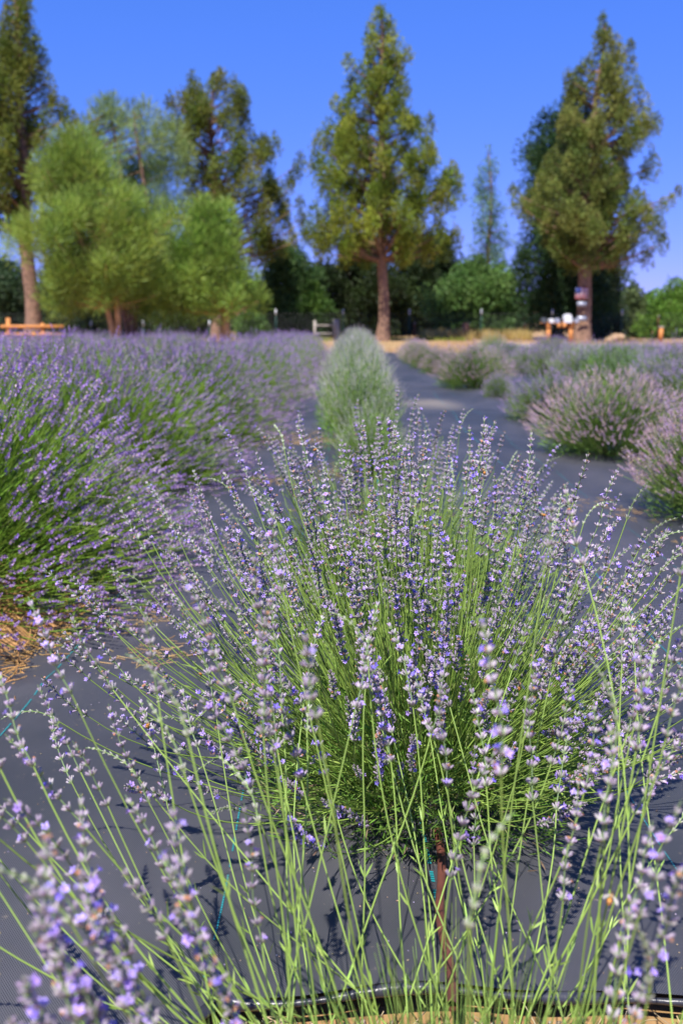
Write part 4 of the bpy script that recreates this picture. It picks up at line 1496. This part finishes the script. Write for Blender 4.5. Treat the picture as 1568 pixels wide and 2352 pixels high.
# mailbox stand
SY = 44.0
q0, q1 = at(1258, 774, SY), at(1309, 774, SY)
zt = at(1258, 744, SY).z
stnd = thing('timber_stand', 'orange timber stand with two posts carrying boxes, left of the flag board trunk', 'stand', (q0.x, SY, 0))
for cx in (0, q1.x - q0.x):
    a = Acc()
    box(a, (cx, 0, zt / 2 - .05), (.17, .17, zt + .1), (1, 1, 1))
    ob('post', a.mesh('post', M_WOOD), stnd)
    a = Acc()
    box(a, (cx, 0, zt - .10), (.2, .26, .10), (1, 1, 1))
    ob('post_bracket', a.mesh('post_bracket', M_WOOD), stnd)
a = Acc()
box(a, ((q1.x - q0.x) / 2, 0, zt + .03), (q1.x - q0.x + .7, .3, .035), (1, 1, 1))
ob('shelf', a.mesh('shelf', M_WOOD), stnd)
for cx in (.42, .65):
    a = Acc()
    box(a, (cx, -.19, zt - .07), (.16, .04, .18), (1, 1, 1))
    ob('plate', a.mesh('plate', M_WOOD), stnd)


def mailbox(px, w_, h_, mat, label):
    e = thing('mailbox', label, 'mailbox', (at(px, 744, SY).x, SY, zt + .05), 'boxes on the timber stand')
    a = Acc()
    k = 9
    prof = [(-w_ / 2, 0)] + [(-w_ / 2 * math.cos(t), h_ * .5 + h_ * .5 * math.sin(t)) for t in np.linspace(0, math.pi, k)] + [(w_ / 2, 0)]
    m_ = len(prof)
    V = [[x, -.22, z] for x, z in prof] + [[x, .22, z] for x, z in prof]
    F = [[i, (i + 1) % m_, m_ + (i + 1) % m_, m_ + i] for i in range(m_)]
    a.add(V, F, (1, 1, 1))
    ob('body', a.mesh('body', mat), e)
    a = Acc()
    V = [[x * 1.03, -.225, z * 1.02 + .001] for x, z in prof] + [[0, -.225, h_ * .45]]
    a.add(V, [[i, (i + 1) % m_, m_] for i in range(m_)], (1, 1, 1))
    ob('door', a.mesh('door', mat), e)
    return e


mailbox(1301, .34, .38, M_WHITE, 'large white rounded box above the right post of the timber stand')
mailbox(1277, .20, .20, M_GREY, 'small grey box in the middle of the timber stand')
mailbox(1264, .18, .18, M_WHITE, 'small white box above the left post of the timber stand')
mailbox(1247, .20, .22, M_DARKP, 'small dark box at the left end of the timber stand')
mailbox(1321, .18, .18, M_GREY, 'small grey box at the right end of the timber stand')

# flag board and plates on the trunk
tx = at(1335, 700, 45.4).x


def board(py0, py1, px0, px1, Y, name, label, cat, mat):
    p, q = at(px0, py1, Y), at(px1, py0, Y)
    e = thing(name, label, cat, ((p.x + q.x) / 2, Y, p.z))
    w_, h_ = q.x - p.x, q.z - p.z
    return e, w_, h_


e, w_, h_ = board(661, 686, 1320, 1350, 45.45, 'flag_board', 'flag board with blue corner and red and white stripes, on the right trunk', 'flag', None)
a = Acc()
box(a, (0, .02, h_ / 2), (w_, .04, h_), (1, 1, 1))
ob('board', a.mesh('board', M_WHITE), e)
M_RED = solid_mat('flag_red', (.35, .04, .05), .6)
M_BLUE = solid_mat('flag_blue', (.03, .06, .30), .6)
for k in range(7):
    a = Acc()
    box(a, (0, -.003, h_ * (k * 2 + .5) / 13), (w_, .006, h_ / 13), (1, 1, 1))
    ob('red_stripe', a.mesh('red_stripe', M_RED), e)
a = Acc()
box(a, (-w_ * .28, -.008, h_ * .73), (w_ * .44, .008, h_ * .54), (1, 1, 1))
cn = ob('blue_canton', a.mesh('blue_canton', M_BLUE), e)
a = Acc()
for i in range(5):
    for j in range(4):
        box(a, (-w_ * .28 + (i - 2) * w_ * .08, -.013, h_ * .73 + (j - 1.5) * h_ * .12), (.012, .002, .012), (1, 1, 1))
ob('star', a.mesh('star', M_WHITE), cn)
for (y0, y1, lab) in ((693, 704, 'grey metal plate on the right trunk just beneath the flag board'), (726, 738, 'lower grey metal plate on the right trunk, level with the white box')):
    e, w_, h_ = board(y0, y1, 1324, 1347, 45.45, 'metal_plate', lab, 'plate', M_GREY)
    a = Acc()
    box(a, (0, 0, h_ / 2), (w_, .02, h_), (1, 1, 1))
    ob('plate', a.mesh('plate', M_GREY), e)
    a = Acc()
    for sx in (-1, 1):
        for sz in (.15, .85):
            box(a, (sx * w_ * .42, -.013, h_ * sz), (.025, .008, .025), (1, 1, 1))
    ob('bolts', a.mesh('bolts', M_DARKP), e)


def rock(px, py, Y, r, label):
    p = at(px, py, Y)
    a = Acc()
    nu, nv = 10, 7
    V = []
    s1, s2 = rng.uniform(0, 6, 2)
    for j in range(nv):
        v = j / (nv - 1) * math.pi
        for i in range(nu):
            u = i / nu * 6.283
            k = r * (1 + .18 * math.sin(3 * u + s1) * math.sin(v) + .12 * math.cos(2 * v + s2))
            V.append([k * math.sin(v) * math.cos(u) * 1.25, k * math.sin(v) * math.sin(u), k * math.cos(v) * .8])
    F = [[j * nu + i, j * nu + (i + 1) % nu, (j + 1) * nu + (i + 1) % nu, (j + 1) * nu + i] for j in range(nv - 1) for i in range(nu)]
    a.add(V, F, (1, 1, 1))
    o = ob('boulder', a.mesh('boulder', M_STONE), None, (p.x, Y, r * .55))
    return tag(o, label, 'boulder', 'tan boulders by the fence at right')


rock(1406, 760, 46, .20, 'upper left tan boulder right of the flag board trunk')
rock(1420, 765, 46.5, .28, 'largest tan boulder in the pile right of the flag board trunk')
rock(1398, 768, 45.5, .15, 'small tan boulder at the foot of the pile')

p = at(1516, 775, 46)
e = thing('marker_post', 'short orange wooden post with a pale cap near the right edge', 'post', (p.x, 46, 0))
a = Acc()
box(a, (0, 0, .3), (.16, .16, .66), (1, 1, 1))
ob('post', a.mesh('post', M_WOOD), e)
a = Acc()
box(a, (0, 0, .66), (.2, .2, .06), (1, 1, 1))
ob('cap', a.mesh('cap', M_GREYWOOD), e)

p = at(1067, 778, 47.6)
a = Acc()
tube1(a, [[0, 0, -.1], [.01, 0, .4], [0, .01, .82]], [.17, .15, .145], 12, (1, 1, 1))
a.add([[.145 * math.cos(i * .5236), .145 * math.sin(i * .5236), .82] for i in range(12)] + [[0, 0, .835]], [[i, (i + 1) % 12, 12] for i in range(12)], (1, 1, 1))
o = ob('tree_stump', a.mesh('tree_stump', M_BARK), None, (p.x, 47.6, 0))
tag(o, 'dark upright stump by the fence, between two white tipped posts', 'stump')

p = at(1014, 765, 47.8)
e = thing('yellow_sign', 'small yellow disc sign hanging on the wire fence', 'sign', (p.x, 48.4, at(1014, 766, 48.4).z))
a = Acc()
a.add([[.13 * math.cos(i * .3927), -.04, .15 + .15 * math.sin(i * .3927)] for i in range(16)] + [[0, -.05, .15]], [[i, (i + 1) % 16, 16] for i in range(16)], (1, 1, 1))
a.add([[.13 * math.cos(i * .3927), -.03, .15 + .15 * math.sin(i * .3927)] for i in range(16)] + [[0, -.025, .15]], [[(i + 1) % 16, i, 16] for i in range(16)], (1, 1, 1))
ob('disc', a.mesh('disc', M_YEL), e)

# small house
HY = 80
p0, p1 = at(540, 775, HY), at(640, 775, HY)
e = thing('house', 'small tan house with a low reddish roof, half hidden by the trees left of centre', 'house', (p0.x, HY, 0))
W_ = p1.x - p0.x
hz = at(560, 724, HY).z
a = Acc()
box(a, (W_ / 2, 3, hz / 2), (W_, 6, hz), (1, 1, 1))
ob('wall', a.mesh('wall', M_WALLS), e)
a = Acc()
rz_ = at(560, 706, HY).z
V = [[-.5, -.6, hz], [W_ + .5, -.6, hz], [W_ + .5, 6.6, hz], [-.5, 6.6, hz], [.3, 3, rz_], [W_ - .3, 3, rz_]]
a.add(V, [[0, 1, 5, 4], [2, 3, 4, 5]], (1, 1, 1))
a.add(V, [[0, 4, 3], [1, 2, 5]], (1, 1, 1))
a.add(V, [[0, 3, 2, 1]], (1, 1, 1))
ob('roof', a.mesh('roof', M_ROOF), e)
for cx in (.7, 2.4):
    a = Acc()
    box(a, (cx, -.02, hz * .58), (.9, .06, .8), (1, 1, 1))
    wi = ob('window', a.mesh('window', M_WHITE), e)
    a = Acc()
    box(a, (cx, -.055, hz * .58), (.76, .02, .66), (1, 1, 1))
    ob('pane', a.mesh('pane', M_GLASS), wi)

# dry grass along the fence and on the field
def grass(name, n, xr, yr, h, w_, col, label, clump=None):
    x = rng.uniform(*xr, n)
    y = rng.uniform(*yr, n)
    if clump:
        keep = np.sin(x * clump) + np.sin(x * clump * 2.7 + y) > -.5
        x, y = x[keep], y[keep]
    m = len(x)
    a = Acc()
    pos = np.stack([x, y, np.full(m, -.02)], 1)
    d = np.stack([rng.normal(0, .25, m), rng.normal(0, .25, m), np.ones(m)], 1)
    L = rng.uniform(*h, m)
    scatter(a, KITE, [[0, 1, 2, 3]], pos, frames(d), np.stack([np.full(m, w_), L * .3, L], 1), vary(col, m, .3))
    o = ob(name, a.mesh(name, M_GRASS))
    return tag(o, label, 'grass', kind='stuff')


grass('tall_dry_grass', 5500, (3.0, 8.2), (46.8, 49.5), (.12, .7), .03, (.50, .38, .14), 'tall straw coloured grass at the fence between the junipers', 1.7)
grass('dry_grass', 26000, (-26, 26), (30, 52), (.04, .16), .03, (.50, .36, .18), 'short dry tan grass covering the field in front of the fence', .7)
grass('green_weeds', 3500, (-3.5, 5), (45.5, 49), (.08, .3), .05, (.24, .28, .05), 'yellow green weeds in tufts at the foot of the fence', 1.9)
a = Acc()
V, F = grid_sheet(np.linspace(6, 40, 60), np.linspace(31.5, 40, 14), lambda X, Y: .03 + .05 * np.sin(X * .21 + 1) * np.clip((Y - 31) / 10, 0, 1) + .01 * np.sin(X * 3) * np.sin(Y * 2))
a.add(V, F, (1, 1, 1))
o = ob('gravel_road', a.mesh('gravel_road', solid_mat('pale_gravel', (.42, .35, .27), .95, 0, 6, .2, .02), True))
o['kind'] = 'structure'
print('objects', len(bpy.data.objects))
